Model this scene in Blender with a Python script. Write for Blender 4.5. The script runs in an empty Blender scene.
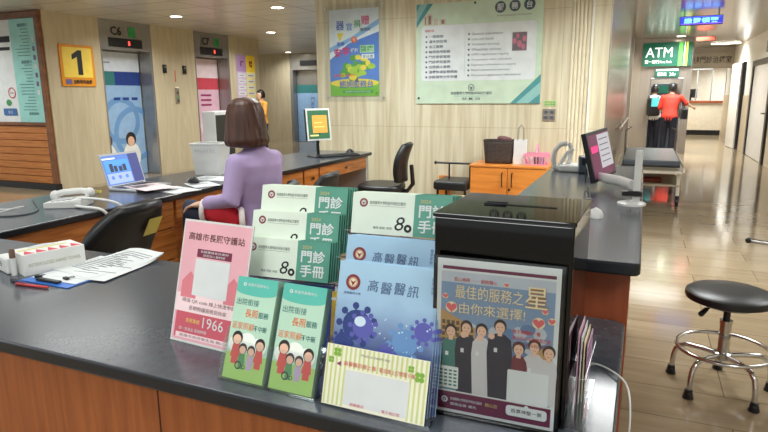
import bpy, bmesh, math, random
from mathutils import Vector, Matrix
random.seed(7)
SC = bpy.context.scene
COL = SC.collection
PI = math.pi

# ------------------------------------------------------------------ materials
def lin(c):
    c = c / 255.0
    return c / 12.92 if c <= 0.04045 else ((c + 0.055) / 1.055) ** 2.4
def rgb(t): return (lin(t[0]), lin(t[1]), lin(t[2]), 1.0)
MATS = {}
def nt_new(name):
    m = bpy.data.materials.new(name); m.use_nodes = True
    nt = m.node_tree
    b = nt.nodes['Principled BSDF']
    return m, nt, b
def mat(name, c, rough=0.5, metal=0.0, var=0.06, scale=8.0, stretch=(1, 1, 1), bump=0.0, spec=0.5, coat=0.0):
    if name in MATS: return MATS[name]
    m, nt, b = nt_new(name)
    tc = nt.nodes.new('ShaderNodeTexCoord'); mp = nt.nodes.new('ShaderNodeMapping')
    mp.inputs['Scale'].default_value = stretch
    no = nt.nodes.new('ShaderNodeTexNoise'); no.inputs['Scale'].default_value = scale; no.inputs['Detail'].default_value = 4
    nt.links.new(tc.outputs['Object'], mp.inputs['Vector']); nt.links.new(mp.outputs[0], no.inputs['Vector'])
    cr = nt.nodes.new('ShaderNodeValToRGB')
    base = rgb(c)
    cr.color_ramp.elements[0].position = 0.3; cr.color_ramp.elements[1].position = 0.7
    cr.color_ramp.elements[0].color = (base[0]*(1-var), base[1]*(1-var), base[2]*(1-var), 1)
    cr.color_ramp.elements[1].color = (min(1, base[0]*(1+var)), min(1, base[1]*(1+var)), min(1, base[2]*(1+var)), 1)
    nt.links.new(no.outputs['Fac'], cr.inputs[0]); nt.links.new(cr.outputs[0], b.inputs['Base Color'])
    b.inputs['Roughness'].default_value = rough; b.inputs['Metallic'].default_value = metal
    b.inputs['Specular IOR Level'].default_value = spec
    if coat: b.inputs['Coat Weight'].default_value = coat; b.inputs['Coat Roughness'].default_value = 0.08
    if bump:
        bp = nt.nodes.new('ShaderNodeBump'); bp.inputs['Strength'].default_value = bump; bp.inputs['Distance'].default_value = 0.01
        nt.links.new(no.outputs['Fac'], bp.inputs['Height']); nt.links.new(bp.outputs[0], b.inputs['Normal'])
    MATS[name] = m
    return m
def wood(name, c1, c2, stretch, rough=0.35, scale=3.0, coat=0.0):
    if name in MATS: return MATS[name]
    m, nt, b = nt_new(name)
    tc = nt.nodes.new('ShaderNodeTexCoord'); mp = nt.nodes.new('ShaderNodeMapping'); mp.inputs['Scale'].default_value = stretch
    n1 = nt.nodes.new('ShaderNodeTexNoise'); n1.inputs['Scale'].default_value = scale; n1.inputs['Detail'].default_value = 6; n1.inputs['Distortion'].default_value = 0.6
    nt.links.new(tc.outputs['Object'], mp.inputs['Vector']); nt.links.new(mp.outputs[0], n1.inputs['Vector'])
    cr = nt.nodes.new('ShaderNodeValToRGB')
    cr.color_ramp.elements[0].position = 0.35; cr.color_ramp.elements[1].position = 0.66
    cr.color_ramp.elements[0].color = rgb(c1); cr.color_ramp.elements[1].color = rgb(c2)
    nt.links.new(n1.outputs['Fac'], cr.inputs[0]); nt.links.new(cr.outputs[0], b.inputs['Base Color'])
    b.inputs['Roughness'].default_value = rough
    if coat: b.inputs['Coat Weight'].default_value = coat
    MATS[name] = m
    return m
def zramp(name, stops, rough=0.35):
    m, nt, b = nt_new(name)
    tc = nt.nodes.new('ShaderNodeTexCoord'); sp = nt.nodes.new('ShaderNodeSeparateXYZ'); nt.links.new(tc.outputs['Object'], sp.inputs[0])
    no = nt.nodes.new('ShaderNodeTexNoise'); no.inputs['Scale'].default_value = 14; nt.links.new(tc.outputs['Object'], no.inputs['Vector'])
    ma = nt.nodes.new('ShaderNodeMath'); ma.operation = 'MULTIPLY_ADD'; ma.inputs[1].default_value = 0.06; nt.links.new(no.outputs['Fac'], ma.inputs[0]); nt.links.new(sp.outputs[2], ma.inputs[2])
    cr = nt.nodes.new('ShaderNodeValToRGB'); e = cr.color_ramp.elements
    e[0].position, e[0].color = stops[0][0], rgb(stops[0][1]); e[1].position, e[1].color = stops[-1][0], rgb(stops[-1][1])
    for p, c in stops[1:-1]: k = e.new(p); k.color = rgb(c)
    nt.links.new(ma.outputs[0], cr.inputs[0]); nt.links.new(cr.outputs[0], b.inputs['Base Color']); b.inputs['Roughness'].default_value = rough
    return m
def emis(name, c, s):
    if name in MATS: return MATS[name]
    m, nt, b = nt_new(name)
    b.inputs['Base Color'].default_value = rgb(c); b.inputs['Emission Color'].default_value = rgb(c); b.inputs['Emission Strength'].default_value = s
    MATS[name] = m
    return m
def clear(name, tint=(0.95, 0.97, 0.97), gl=0.10, rough=0.04):
    if name in MATS: return MATS[name]
    m = bpy.data.materials.new(name); m.use_nodes = True; nt = m.node_tree; nt.nodes.clear()
    o = nt.nodes.new('ShaderNodeOutputMaterial'); mx = nt.nodes.new('ShaderNodeMixShader')
    tr = nt.nodes.new('ShaderNodeBsdfTransparent'); tr.inputs[0].default_value = (*tint, 1)
    g = nt.nodes.new('ShaderNodeBsdfGlossy'); g.inputs['Roughness'].default_value = rough; g.inputs['Color'].default_value = (1, 1, 1, 1)
    lw = nt.nodes.new('ShaderNodeLayerWeight'); lw.inputs[0].default_value = 0.25
    ma = nt.nodes.new('ShaderNodeMath'); ma.operation = 'MULTIPLY_ADD'; ma.inputs[1].default_value = 0.5; ma.inputs[2].default_value = gl
    ma.use_clamp = True
    nt.links.new(lw.outputs['Fresnel'], ma.inputs[0]); nt.links.new(ma.outputs[0], mx.inputs[0])
    nt.links.new(tr.outputs[0], mx.inputs[1]); nt.links.new(g.outputs[0], mx.inputs[2]); nt.links.new(mx.outputs[0], o.inputs[0])
    MATS[name] = m
    return m

# ------------------------------------------------------------------ mesh builder
class MB:
    def __init__(s): s.v = []; s.f = []; s.m = []; s.mats = []
    def mi(s, m):
        if m is None: m = DEFAULT
        if m not in s.mats: s.mats.append(m)
        return s.mats.index(m)
    def add(s, vs, fs, m, M=None):
        o = len(s.v); k = s.mi(m)
        s.v += [tuple(M @ Vector(p)) if M else tuple(p) for p in vs]
        for f in fs: s.f.append(tuple(i + o for i in f)); s.m.append(k)
        return s
    def box(s, x0, x1, y0, y1, z0, z1, m, M=None):
        vs = [(x0,y0,z0),(x1,y0,z0),(x1,y1,z0),(x0,y1,z0),(x0,y0,z1),(x1,y0,z1),(x1,y1,z1),(x0,y1,z1)]
        return s.add(vs, [(3,2,1,0),(4,5,6,7),(0,1,5,4),(1,2,6,5),(2,3,7,6),(3,0,4,7)], m, M)
    def cbox(s, c, d, m, M=None):
        return s.box(c[0]-d[0]/2, c[0]+d[0]/2, c[1]-d[1]/2, c[1]+d[1]/2, c[2]-d[2]/2, c[2]+d[2]/2, m, M)
    def tube(s, pts, r, m, n=10, M=None, side=None, sx=1.0, closed=False, cap=True):
        pts = [Vector(p) for p in pts]; N = len(pts)
        rs = r if isinstance(r, (list, tuple)) else [r] * N
        sxs = sx if isinstance(sx, (list, tuple)) else [sx] * N
        vs = []; fs = []; prev = None
        for i, p in enumerate(pts):
            if closed: t = pts[(i+1) % N] - pts[i-1]
            else: t = pts[min(i+1, N-1)] - pts[max(i-1, 0)]
            t.normalize()
            if side is not None: a = Vector(side)
            elif prev is not None: a = prev
            else: a = Vector((0, 0, 1)) if abs(t.z) < 0.9 else Vector((1, 0, 0))
            a = a - t * a.dot(t)
            if a.length < 1e-5: a = t.orthogonal()
            a.normalize(); prev = a; b = t.cross(a)
            for k in range(n):
                w = 2 * PI * k / n
                vs.append(p + a * (math.cos(w) * rs[i] * sxs[i]) + b * (math.sin(w) * rs[i]))
        R = N if closed else N - 1
        for i in range(R):
            for k in range(n):
                a0 = i * n + k; a1 = i * n + (k+1) % n; b0 = ((i+1) % N) * n + k; b1 = ((i+1) % N) * n + (k+1) % n
                fs.append((a0, a1, b1, b0))
        if not closed and cap:
            fs.append(tuple(reversed(range(n)))); fs.append(tuple(range((N-1)*n, N*n)))
        return s.add(vs, fs, m, M)
    def capsule(s, pts, rs, m, n=14, side=None, sx=1.0, M=None):
        """tube with rounded ends"""
        P = [Vector(p) for p in pts]; sxs = list(sx) if isinstance(sx, (list, tuple)) else [sx]*len(P)
        d0 = (P[0]-P[1]).normalized(); d1 = (P[-1]-P[-2]).normalized()
        pre = [(P[0]+d0*rs[0]*math.sin(a), rs[0]*math.cos(a)) for a in (1.45, 1.1, 0.7, 0.35)]
        post = [(P[-1]+d1*rs[-1]*math.sin(a), rs[-1]*math.cos(a)) for a in (0.35, 0.7, 1.1, 1.45)]
        pp = [a for a, _ in pre] + P + [a for a, _ in post]
        rr = [b for _, b in pre] + list(rs) + [b for _, b in post]
        return s.tube(pp, rr, m, n, M, side, [sxs[0]]*4 + sxs + [sxs[-1]]*4)
    def cyl(s, c, r, z0, z1, m, n=24, M=None, r2=None):
        return s.tube([(c[0], c[1], z0), (c[0], c[1], z1)], [r, r if r2 is None else r2], m, n, M)
    def lathe(s, prof, m, n=28, c=(0, 0, 0), M=None):
        vs = []; fs = []
        for (r, z) in prof:
            for k in range(n):
                w = 2*PI*k/n; vs.append((c[0]+r*math.cos(w), c[1]+r*math.sin(w), c[2]+z))
        for i in range(len(prof)-1):
            for k in range(n):
                fs.append((i*n+k, i*n+(k+1) % n, (i+1)*n+(k+1) % n, (i+1)*n+k))
        fs.append(tuple(reversed(range(n)))); fs.append(tuple(range((len(prof)-1)*n, len(prof)*n)))
        return s.add(vs, fs, m, M)
    def ell(s, c, r, m, n=16, k=10, M=None):
        prof = []
        vs = []; fs = []
        for i in range(k+1):
            ph = -PI/2 + PI*(i+0.02 if i == 0 else (i-0.02 if i == k else i))/k
            for j in range(n):
                w = 2*PI*j/n
                vs.append((c[0]+r[0]*math.cos(ph)*math.cos(w), c[1]+r[1]*math.cos(ph)*math.sin(w), c[2]+r[2]*math.sin(ph)))
        for i in range(k):
            for j in range(n):
                fs.append((i*n+j, i*n+(j+1) % n, (i+1)*n+(j+1) % n, (i+1)*n+j))
        fs.append(tuple(reversed(range(n)))); fs.append(tuple(range(k*n, (k+1)*n)))
        return s.add(vs, fs, m, M)
    def prism(s, poly, z0, z1, m, M=None):
        n = len(poly)
        vs = [(p[0], p[1], z0) for p in poly] + [(p[0], p[1], z1) for p in poly]
        fs = [tuple(reversed(range(n))), tuple(range(n, 2*n))]
        for i in range(n): fs.append((i, (i+1) % n, n+(i+1) % n, n+i))
        return s.add(vs, fs, m, M)
    def grid(s, fn, nu, nv, m, M=None, thick=None):
        vs = [fn(u/nu, v/nv) for v in range(nv+1) for u in range(nu+1)]
        fs = [(v*(nu+1)+u, v*(nu+1)+u+1, (v+1)*(nu+1)+u+1, (v+1)*(nu+1)+u) for v in range(nv) for u in range(nu)]
        return s.add(vs, fs, m, M)
    def art(s, a, M):
        tot = {}; cnt = {}
        for it in a.items: tot[it[3]] = tot.get(it[3], 0)+1
        for (vs, fs, m, L) in a.items:
            k = cnt.get(L, 0); cnt[L] = k+1
            z = (L+1+0.85*k/tot[L])*a.eps
            s.add([(p[0], p[1], z) for p in vs], fs, m, M)
        return s
    def build(s, name, parent=None, bevel=0.0, smooth=False, loc=None, seg=2, sub=0, solid=0.0):
        me = bpy.data.meshes.new(name)
        me.from_pydata(s.v, [], s.f)
        for m in s.mats: me.materials.append(m)
        me.polygons.foreach_set('material_index', s.m)
        if smooth:
            me.polygons.foreach_set('use_smooth', [True]*len(s.f))
            me.update()
            try: me.set_sharp_from_angle(angle=math.radians(42))
            except Exception: pass
        me.update()
        o = bpy.data.objects.new(name, me); COL.objects.link(o)
        if loc: o.location = loc
        if parent: o.parent = parent
        if solid:
            d = o.modifiers.new('Solid', 'SOLIDIFY'); d.thickness = solid; d.offset = 0
        if sub:
            d = o.modifiers.new('Sub', 'SUBSURF'); d.levels = sub; d.render_levels = sub
        if bevel:
            b = o.modifiers.new('Bevel', 'BEVEL'); b.width = bevel; b.segments = seg; b.limit_method = 'ANGLE'; b.angle_limit = math.radians(40)
        return o

def remeshed(name, mb, m, parent, voxel=0.012, it=6, loc=None):
    o = mb.build(name, None)
    r = o.modifiers.new('R', 'REMESH'); r.mode = 'VOXEL'; r.voxel_size = voxel; r.use_smooth_shade = True
    k = o.modifiers.new('S', 'SMOOTH'); k.factor = 0.5; k.iterations = it
    dg = bpy.context.evaluated_depsgraph_get(); dg.update()
    me = bpy.data.meshes.new_from_object(o.evaluated_get(dg))
    o.modifiers.clear(); o.data = me
    me.materials.clear(); me.materials.append(m)
    me.polygons.foreach_set('material_index', [0]*len(me.polygons))
    me.polygons.foreach_set('use_smooth', [True]*len(me.polygons))
    if parent: o.parent = parent
    return o

# ------------------------------------------------------------------ flat printed art (layers of thin ink on a sheet)
TC = {}
def text_geo(body, bold):
    key = (body, bold)
    if key in TC: return TC[key]
    cu = bpy.data.curves.new('t', 'FONT'); cu.body = body; cu.size = 1.0; cu.offset = bold; cu.resolution_u = 2; cu.fill_mode = 'FRONT'
    ob = bpy.data.objects.new('t', cu); COL.objects.link(ob)
    dg = bpy.context.evaluated_depsgraph_get(); dg.update()
    me = bpy.data.meshes.new_from_object(ob.evaluated_get(dg))
    vs = [(v.co.x, v.co.y) for v in me.vertices]; fs = [tuple(p.vertices) for p in me.polygons]
    bpy.data.objects.remove(ob); bpy.data.curves.remove(cu); bpy.data.meshes.remove(me)
    TC[key] = (vs, fs)
    return TC[key]
class Art:
    def __init__(s, eps=0.0003): s.items = []; s.eps = eps; s.L = 0
    def layer(s, n): s.L = n; return s
    def poly(s, pts, m):
        s.items.append((list(pts), [tuple(range(len(pts)))], m, s.L)); return s
    def rect(s, x0, y0, x1, y1, m): return s.poly([(x0, y0), (x1, y0), (x1, y1), (x0, y1)], m)
    def rrect(s, x0, y0, x1, y1, r, m):
        P = []
        for cx, cy, a in ((x1-r, y1-r, 0), (x0+r, y1-r, 90), (x0+r, y0+r, 180), (x1-r, y0+r, 270)):
            for k in range(5): w = math.radians(a + k*22.5); P.append((cx+r*math.cos(w), cy+r*math.sin(w)))
        return s.poly(P, m)
    def ell(s, cx, cy, rx, ry, m, n=18, a0=0, a1=360):
        P = [(cx+rx*math.cos(math.radians(a0+(a1-a0)*k/n)), cy+ry*math.sin(math.radians(a0+(a1-a0)*k/n))) for k in range(n if a1-a0 == 360 else n+1)]
        return s.poly(P, m)
    def ring(s, cx, cy, r0, r1, m, n=20):
        vs = []; fs = []
        for k in range(n):
            w = 2*PI*k/n; vs += [(cx+r0*math.cos(w), cy+r0*math.sin(w)), (cx+r1*math.cos(w), cy+r1*math.sin(w))]
        for k in range(n): a = 2*k; b = 2*((k+1) % n); fs.append((a, a+1, b+1, b))
        s.items.append((vs, fs, m, s.L)); return s
    def text(s, body, x, y, h, m, al='l', w=None, bold=0.0, skew=0.0):
        """h = full height of the glyphs; y = their lower edge; w = fitted width"""
        bold = bold if len(body) <= 2 and bold < 0.035 else min(bold, 0.010 if max(map(ord, body)) > 0x2000 else 0.0)
        vs, fs = text_geo(body, bold)
        if not vs: return s
        xa = min(v[0] for v in vs); xb = max(v[0] for v in vs); ya = min(v[1] for v in vs); yb = max(v[1] for v in vs)
        ky = h/(yb-ya); kx = ky if w is None else w/(xb-xa)
        W = (xb-xa)*kx
        ox = x - (0 if al == 'l' else W/2 if al == 'c' else W)
        s.items.append(([(ox+(a-xa)*kx+skew*(b-ya)*ky, y+(b-ya)*ky) for a, b in vs], fs, m, s.L)); return s
    def vtext(s, body, x, y, h, m, gap=1.15, bold=0.0):
        for i, ch in enumerate(body): s.text(ch, x, y - i*h*gap, h, m, 'c', bold=bold)
        return s
    def emblem(s, cx, cy, r, m, m2):
        L = s.L
        s.ell(cx, cy, r, r, m2); s.L = L+1; s.ring(cx, cy, r*0.62, r, m); s.ring(cx, cy, r*0.5, r*0.56, m)
        s.poly([(cx-r*0.42, cy+r*0.25), (cx, cy-r*0.48), (cx+r*0.42, cy+r*0.25), (cx, cy+r*0.02)], m); s.L = L
        return s
def frame(o, u, v):
    u = Vector(u).normalized(); v = Vector(v); v = (v-u*v.dot(u)).normalized(); n = u.cross(v)
    M = Matrix((u, v, n)).transposed().to_4x4(); M.translation = Vector(o)
    return M
FX = lambda x, y, z: frame((x, y, z), (1, 0, 0), (0, 0, 1))          # faces -Y
FE = lambda x, y, z: frame((x, y, z), (0, 1, 0), (0, 0, 1))          # faces +X
T = lambda x, y, z: Matrix.Translation((x, y, z))
RX = lambda a: Matrix.Rotation(math.radians(a), 4, 'X')
RY = lambda a: Matrix.Rotation(math.radians(a), 4, 'Y')
RZ = lambda a: Matrix.Rotation(math.radians(a), 4, 'Z')

# ------------------------------------------------------------------ scene objects
def thing(name, label, cat, loc=(0, 0, 0), rotz=0, group=None):
    o = bpy.data.objects.new(name, None); COL.objects.link(o); o.empty_display_size = 0.1
    o.location = loc; o.rotation_euler = (0, 0, math.radians(rotz)); o['label'] = label; o['category'] = cat
    if group: o['group'] = group
    return o
def tag(o, label, cat, group=None):
    o['label'] = label; o['category'] = cat
    if group: o['group'] = group
    return o
def struct(o): o['kind'] = 'structure'; return o
def dup(root, loc, rotz=None, label=None, group=None):
    r = root.copy(); COL.objects.link(r); r.location = loc
    if rotz is not None: r.rotation_euler = (r.rotation_euler[0], r.rotation_euler[1], math.radians(rotz))
    if label: r['label'] = label
    if group: r['group'] = group
    def rec(a, b):
        for ch in list(a.children):
            c = ch.copy(); COL.objects.link(c); c.parent = b; c.matrix_parent_inverse = ch.matrix_parent_inverse.copy(); rec(ch, c)
    rec(root, r)
    return r

# ------------------------------------------------------------------ palette
DEFAULT = mat('plain grey', (150, 150, 150))
white = mat('white paint', (238, 238, 236), 0.5)
paper = mat('paper white', (220, 225, 226), 0.6)
ink = mat('ink black', (28, 28, 32), 0.6)
inkgrey = mat('ink grey', (110, 112, 116), 0.6)
inkred = mat('ink red', (205, 50, 60), 0.6)
black = mat('black plastic', (22, 23, 26), 0.4)
blacksoft = mat('black vinyl', (30, 33, 36), 0.38, var=0.12, scale=30)
darkmetal = mat('dark metal', (60, 62, 66), 0.35, 0.8)
chrome = mat('chrome', (205, 205, 205), 0.15, 1.0)
steel = mat('brushed steel', (188, 178, 166), 0.26, 0.65, var=0.08, scale=20, stretch=(1, 1, 0.02))
acrylic = clear('clear acrylic', (0.97, 0.98, 0.98), 0.015)
acrylic_edge = clear('acrylic edge', (0.80, 0.88, 0.90), 0.25, 0.1)
plastic_w = mat('white plastic', (222, 224, 222), 0.35)
cherry = wood('cherry laminate', (146, 78, 38), (170, 97, 50), (14, 14, 0.9), 0.32)
cherry_h = wood('cherry drawer laminate', (182, 102, 42), (220, 142, 72), (1.2, 1.2, 16), 0.35)
cherry_d = wood('red brown laminate', (140, 68, 40), (160, 84, 52), (6, 6, 1.5), 0.35)
orange_wood = wood('orange cabinet laminate', (214, 128, 52), (232, 150, 70), (1.0, 1.0, 9), 0.3)
slat_wood = wood('slatted wood', (176, 104, 48), (206, 136, 70), (0.8, 0.8, 14), 0.4)
brown_frame = wood('brown frame wood', (112, 70, 44), (138, 90, 58), (3, 3, 3), 0.4)
# ================================================================== THE SETTING
def stone_mat():
    m, nt, b = nt_new('travertine')
    N = nt.nodes; L = nt.links
    tc = N.new('ShaderNodeTexCoord')
    mp = N.new('ShaderNodeMapping'); mp.inputs['Scale'].default_value = (9, 9, 0.55)
    n1 = N.new('ShaderNodeTexNoise'); n1.inputs['Scale'].default_value = 2.2; n1.inputs['Detail'].default_value = 7; n1.inputs['Distortion'].default_value = 0.35
    L.new(tc.outputs['Object'], mp.inputs[0]); L.new(mp.outputs[0], n1.inputs['Vector'])
    cr = N.new('ShaderNodeValToRGB'); cr.color_ramp.elements[0].position = 0.34; cr.color_ramp.elements[1].position = 0.64
    cr.color_ramp.elements[0].color = rgb((206, 194, 162)); cr.color_ramp.elements[1].color = rgb((232, 226, 200))
    L.new(n1.outputs['Fac'], cr.inputs[0])
    # joints between the slabs: 1.2 m courses
    sp = N.new('ShaderNodeSeparateXYZ'); L.new(tc.outputs['Object'], sp.inputs[0])
    cb = N.new('ShaderNodeCombineXYZ'); ad = N.new('ShaderNodeMath'); ad.operation = 'ADD'
    L.new(sp.outputs[0], ad.inputs[0]); L.new(sp.outputs[1], ad.inputs[1]); L.new(ad.outputs[0], cb.inputs[0])
    az = N.new('ShaderNodeMath'); az.operation = 'ADD'; az.inputs[1].default_value = 0.135; L.new(sp.outputs[2], az.inputs[0]); L.new(az.outputs[0], cb.inputs[1])
    br = N.new('ShaderNodeTexBrick'); br.offset = 0.0; br.inputs['Scale'].default_value = 1.0; br.inputs['Brick Width'].default_value = 0.8; br.inputs['Row Height'].default_value = 1.2
    br.inputs['Mortar Size'].default_value = 0.003; br.inputs['Color1'].default_value = (1, 1, 1, 1); br.inputs['Color2'].default_value = (0.96, 0.96, 0.95, 1); br.inputs['Mortar'].default_value = (0.74, 0.70, 0.62, 1)
    L.new(cb.outputs[0], br.inputs['Vector'])
    mx = N.new('ShaderNodeMix'); mx.data_type = 'RGBA'; mx.blend_type = 'MULTIPLY'; mx.inputs[0].default_value = 1
    L.new(cr.outputs[0], mx.inputs[6]); L.new(br.outputs['Color'], mx.inputs[7]); L.new(mx.outputs[2], b.inputs['Base Color'])
    b.inputs['Roughness'].default_value = 0.32
    return m
def tile_mat():
    m, nt, b = nt_new('polished floor tile')
    N = nt.nodes; L = nt.links
    tc = N.new('ShaderNodeTexCoord')
    br = N.new('ShaderNodeTexBrick'); br.offset = 0.5; br.inputs['Scale'].default_value = 1.0; br.inputs['Brick Width'].default_value = 0.9; br.inputs['Row Height'].default_value = 0.30
    br.inputs['Mortar Size'].default_value = 0.003; br.inputs['Color1'].default_value = rgb((164, 148, 121)); br.inputs['Color2'].default_value = rgb((148, 130, 104)); br.inputs['Mortar'].default_value = rgb((116, 100, 80)); br.inputs['Bias'].default_value = -0.2
    L.new(tc.outputs['Object'], br.inputs['Vector'])
    mp = N.new('ShaderNodeMapping'); mp.inputs['Scale'].default_value = (1.2, 10, 1)
    n1 = N.new('ShaderNodeTexNoise'); n1.inputs['Scale'].default_value = 1.6; n1.inputs['Detail'].default_value = 5
    L.new(tc.outputs['Object'], mp.inputs[0]); L.new(mp.outputs[0], n1.inputs['Vector'])
    cr = N.new('ShaderNodeValToRGB'); cr.color_ramp.elements[0].position = 0.3; cr.color_ramp.elements[1].position = 0.7
    cr.color_ramp.elements[0].color = (0.80, 0.77, 0.73, 1); cr.color_ramp.elements[1].color = (1, 1, 1, 1)
    L.new(n1.outputs['Fac'], cr.inputs[0])
    mx = N.new('ShaderNodeMix'); mx.data_type = 'RGBA'; mx.blend_type = 'MULTIPLY'; mx.inputs[0].default_value = 1
    L.new(br.outputs['Color'], mx.inputs[6]); L.new(cr.outputs[0], mx.inputs[7]); L.new(mx.outputs[2], b.inputs['Base Color'])
    b.inputs['Roughness'].default_value = 0.10; b.inputs['Specular IOR Level'].default_value = 0.9
    bp = N.new('ShaderNodeBump'); bp.inputs['Strength'].default_value = 0.02; bp.inputs['Distance'].default_value = 0.02
    n2 = N.new('ShaderNodeTexNoise'); n2.inputs['Scale'].default_value = 6; L.new(tc.outputs['Object'], n2.inputs['Vector']); L.new(n2.outputs['Fac'], bp.inputs['Height']); L.new(bp.outputs[0], b.inputs['Normal'])
    return m
def ceil_mat(name, bw, rh, c, metal, rough, off):
    m, nt, b = nt_new(name)
    N = nt.nodes; L = nt.links
    tc = N.new('ShaderNodeTexCoord')
    br = N.new('ShaderNodeTexBrick'); br.offset = off; br.inputs['Scale'].default_value = 1.0; br.inputs['Brick Width'].default_value = bw; br.inputs['Row Height'].default_value = rh
    br.inputs['Mortar Size'].default_value = 0.012; br.inputs['Color1'].default_value = rgb(c); br.inputs['Color2'].default_value = rgb(tuple(x*0.95 for x in c)); br.inputs['Mortar'].default_value = rgb(tuple(x*0.55 for x in c))
    L.new(tc.outputs['Object'], br.inputs['Vector']); L.new(br.outputs['Color'], b.inputs['Base Color'])
    b.inputs['Metallic'].default_value = metal; b.inputs['Roughness'].default_value = rough
    return m
stone = stone_mat()
panel_wall = wood('beige wall panel', (184, 170, 142), (198, 186, 158), (5, 5, 0.5), 0.38)
CZ = 2.70
WB = 6.40          # back wall plane
WL = -8.29         # lift wall plane
XS = -0.345        # steel corridor side
XR = 2.27          # right wall

struct(MB().box(-16, 5, -4, 28, -0.1, 0, tile_mat()).build('floor'))
struct(MB().box(-16, XS, -4, 28, CZ, CZ+0.08, ceil_mat('metal ceiling tile', 1.2, 0.6, (214, 208, 198), 0.25, 0.30, 0.0)).build('ceiling'))
struct(MB().box(XS, 5, -4, 28, CZ, CZ+0.08, ceil_mat('linear metal ceiling', 3.0, 0.15, (196, 189, 180), 0.45, 0.20, 0.5)).build('ceiling_corridor'))

# back wall with the boards: a solid core between lobby and corridor
struct(MB().box(-3.66, XS-0.012, WB, 16.2, 0, CZ, stone).build('wall_back'))
b = MB()
for i in range(5):
    x = -0.705 + i*0.037
    b.tube([(x, WB-0.004, 0), (x, WB-0.004, CZ)], 0.0165, mat('cream moulding', (232, 224, 196), 0.35), 12)
b.box(-0.53, -0.512, WB-0.03, WB, 0, CZ, mat('white moulding edge', (244, 242, 232), 0.35))
struct(b.build('trim_1', smooth=True))
# steel clad corridor side with panel joints
b = MB()
y = WB
panels = [(WB, 9.2), (9.2, 12.0), (12.0, 13.9)]
for a, c in panels: b.box(XS-0.012, XS, a+0.004, c-0.004, 0, CZ, steel)
struct(b.build('wall_corridor'))
b = MB().box(XS-0.012, XS+0.03, 13.9, 15.99, 0, CZ, panel_wall); b.box(XS, XS+0.06, 13.88, 13.98, 0, CZ, steel)
struct(b.build('wall_corridor_panel'))
b = MB()
b.tube([(XS+0.05, 9.0, 0.92), (XS+0.05, 13.6, 0.92)], 0.02, steel, 10)
for y in (9.3, 11.3, 13.3): b.tube([(XS-0.002, y, 0.92), (XS+0.05, y, 0.92)], 0.01, steel, 8)
struct(b.build('trim_2', smooth=True))

# lift wall
LIFTS = [(7.36, 8.50), (9.62, 10.72)]
b = MB()
segs = [(6.36, 7.36), (8.50, 9.62), (10.72, 11.80)]
for a, c in segs: b.box(WL-0.5, WL, a, c, 0, CZ, panel_wall)
struct(b.build('wall_left'))
struct(MB().box(-15.5, WL-0.5, 11.3, 11.8, 0, CZ, panel_wall).build('wall_lobby_return'))
# board wall (left of the lifts)
struct(MB().box(-15.5, WL-0.5, 6.37, 6.6, 0, CZ, panel_wall).build('wall_left_front'))
b = MB()
b.box(-15, WL-0.01, 6.30, 6.37, 2.60, 2.69, brown_frame); b.box(-8.40, WL-0.02, 6.30, 6.37, 0.10, 2.60, brown_frame)
b.box(-15, -8.40, 6.30, 6.37, 1.00, 1.05, brown_frame)
struct(b.build('trim_3', bevel=0.006))
b = MB()
for i in range(8):
    z = 0.10 + i*0.1125
    b.box(-15, -8.40, 6.325, 6.37, z, z+0.104, slat_wood); b.box(-15, -8.40, 6.35, 6.37, z+0.104, z+0.1125, brown_frame)
struct(b.build('wall_left_slats', bevel=0.004))
struct(MB().box(-15, WL+0.01, 6.27, 6.37, 0, 0.10, black).build('baseboard_left'))

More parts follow.
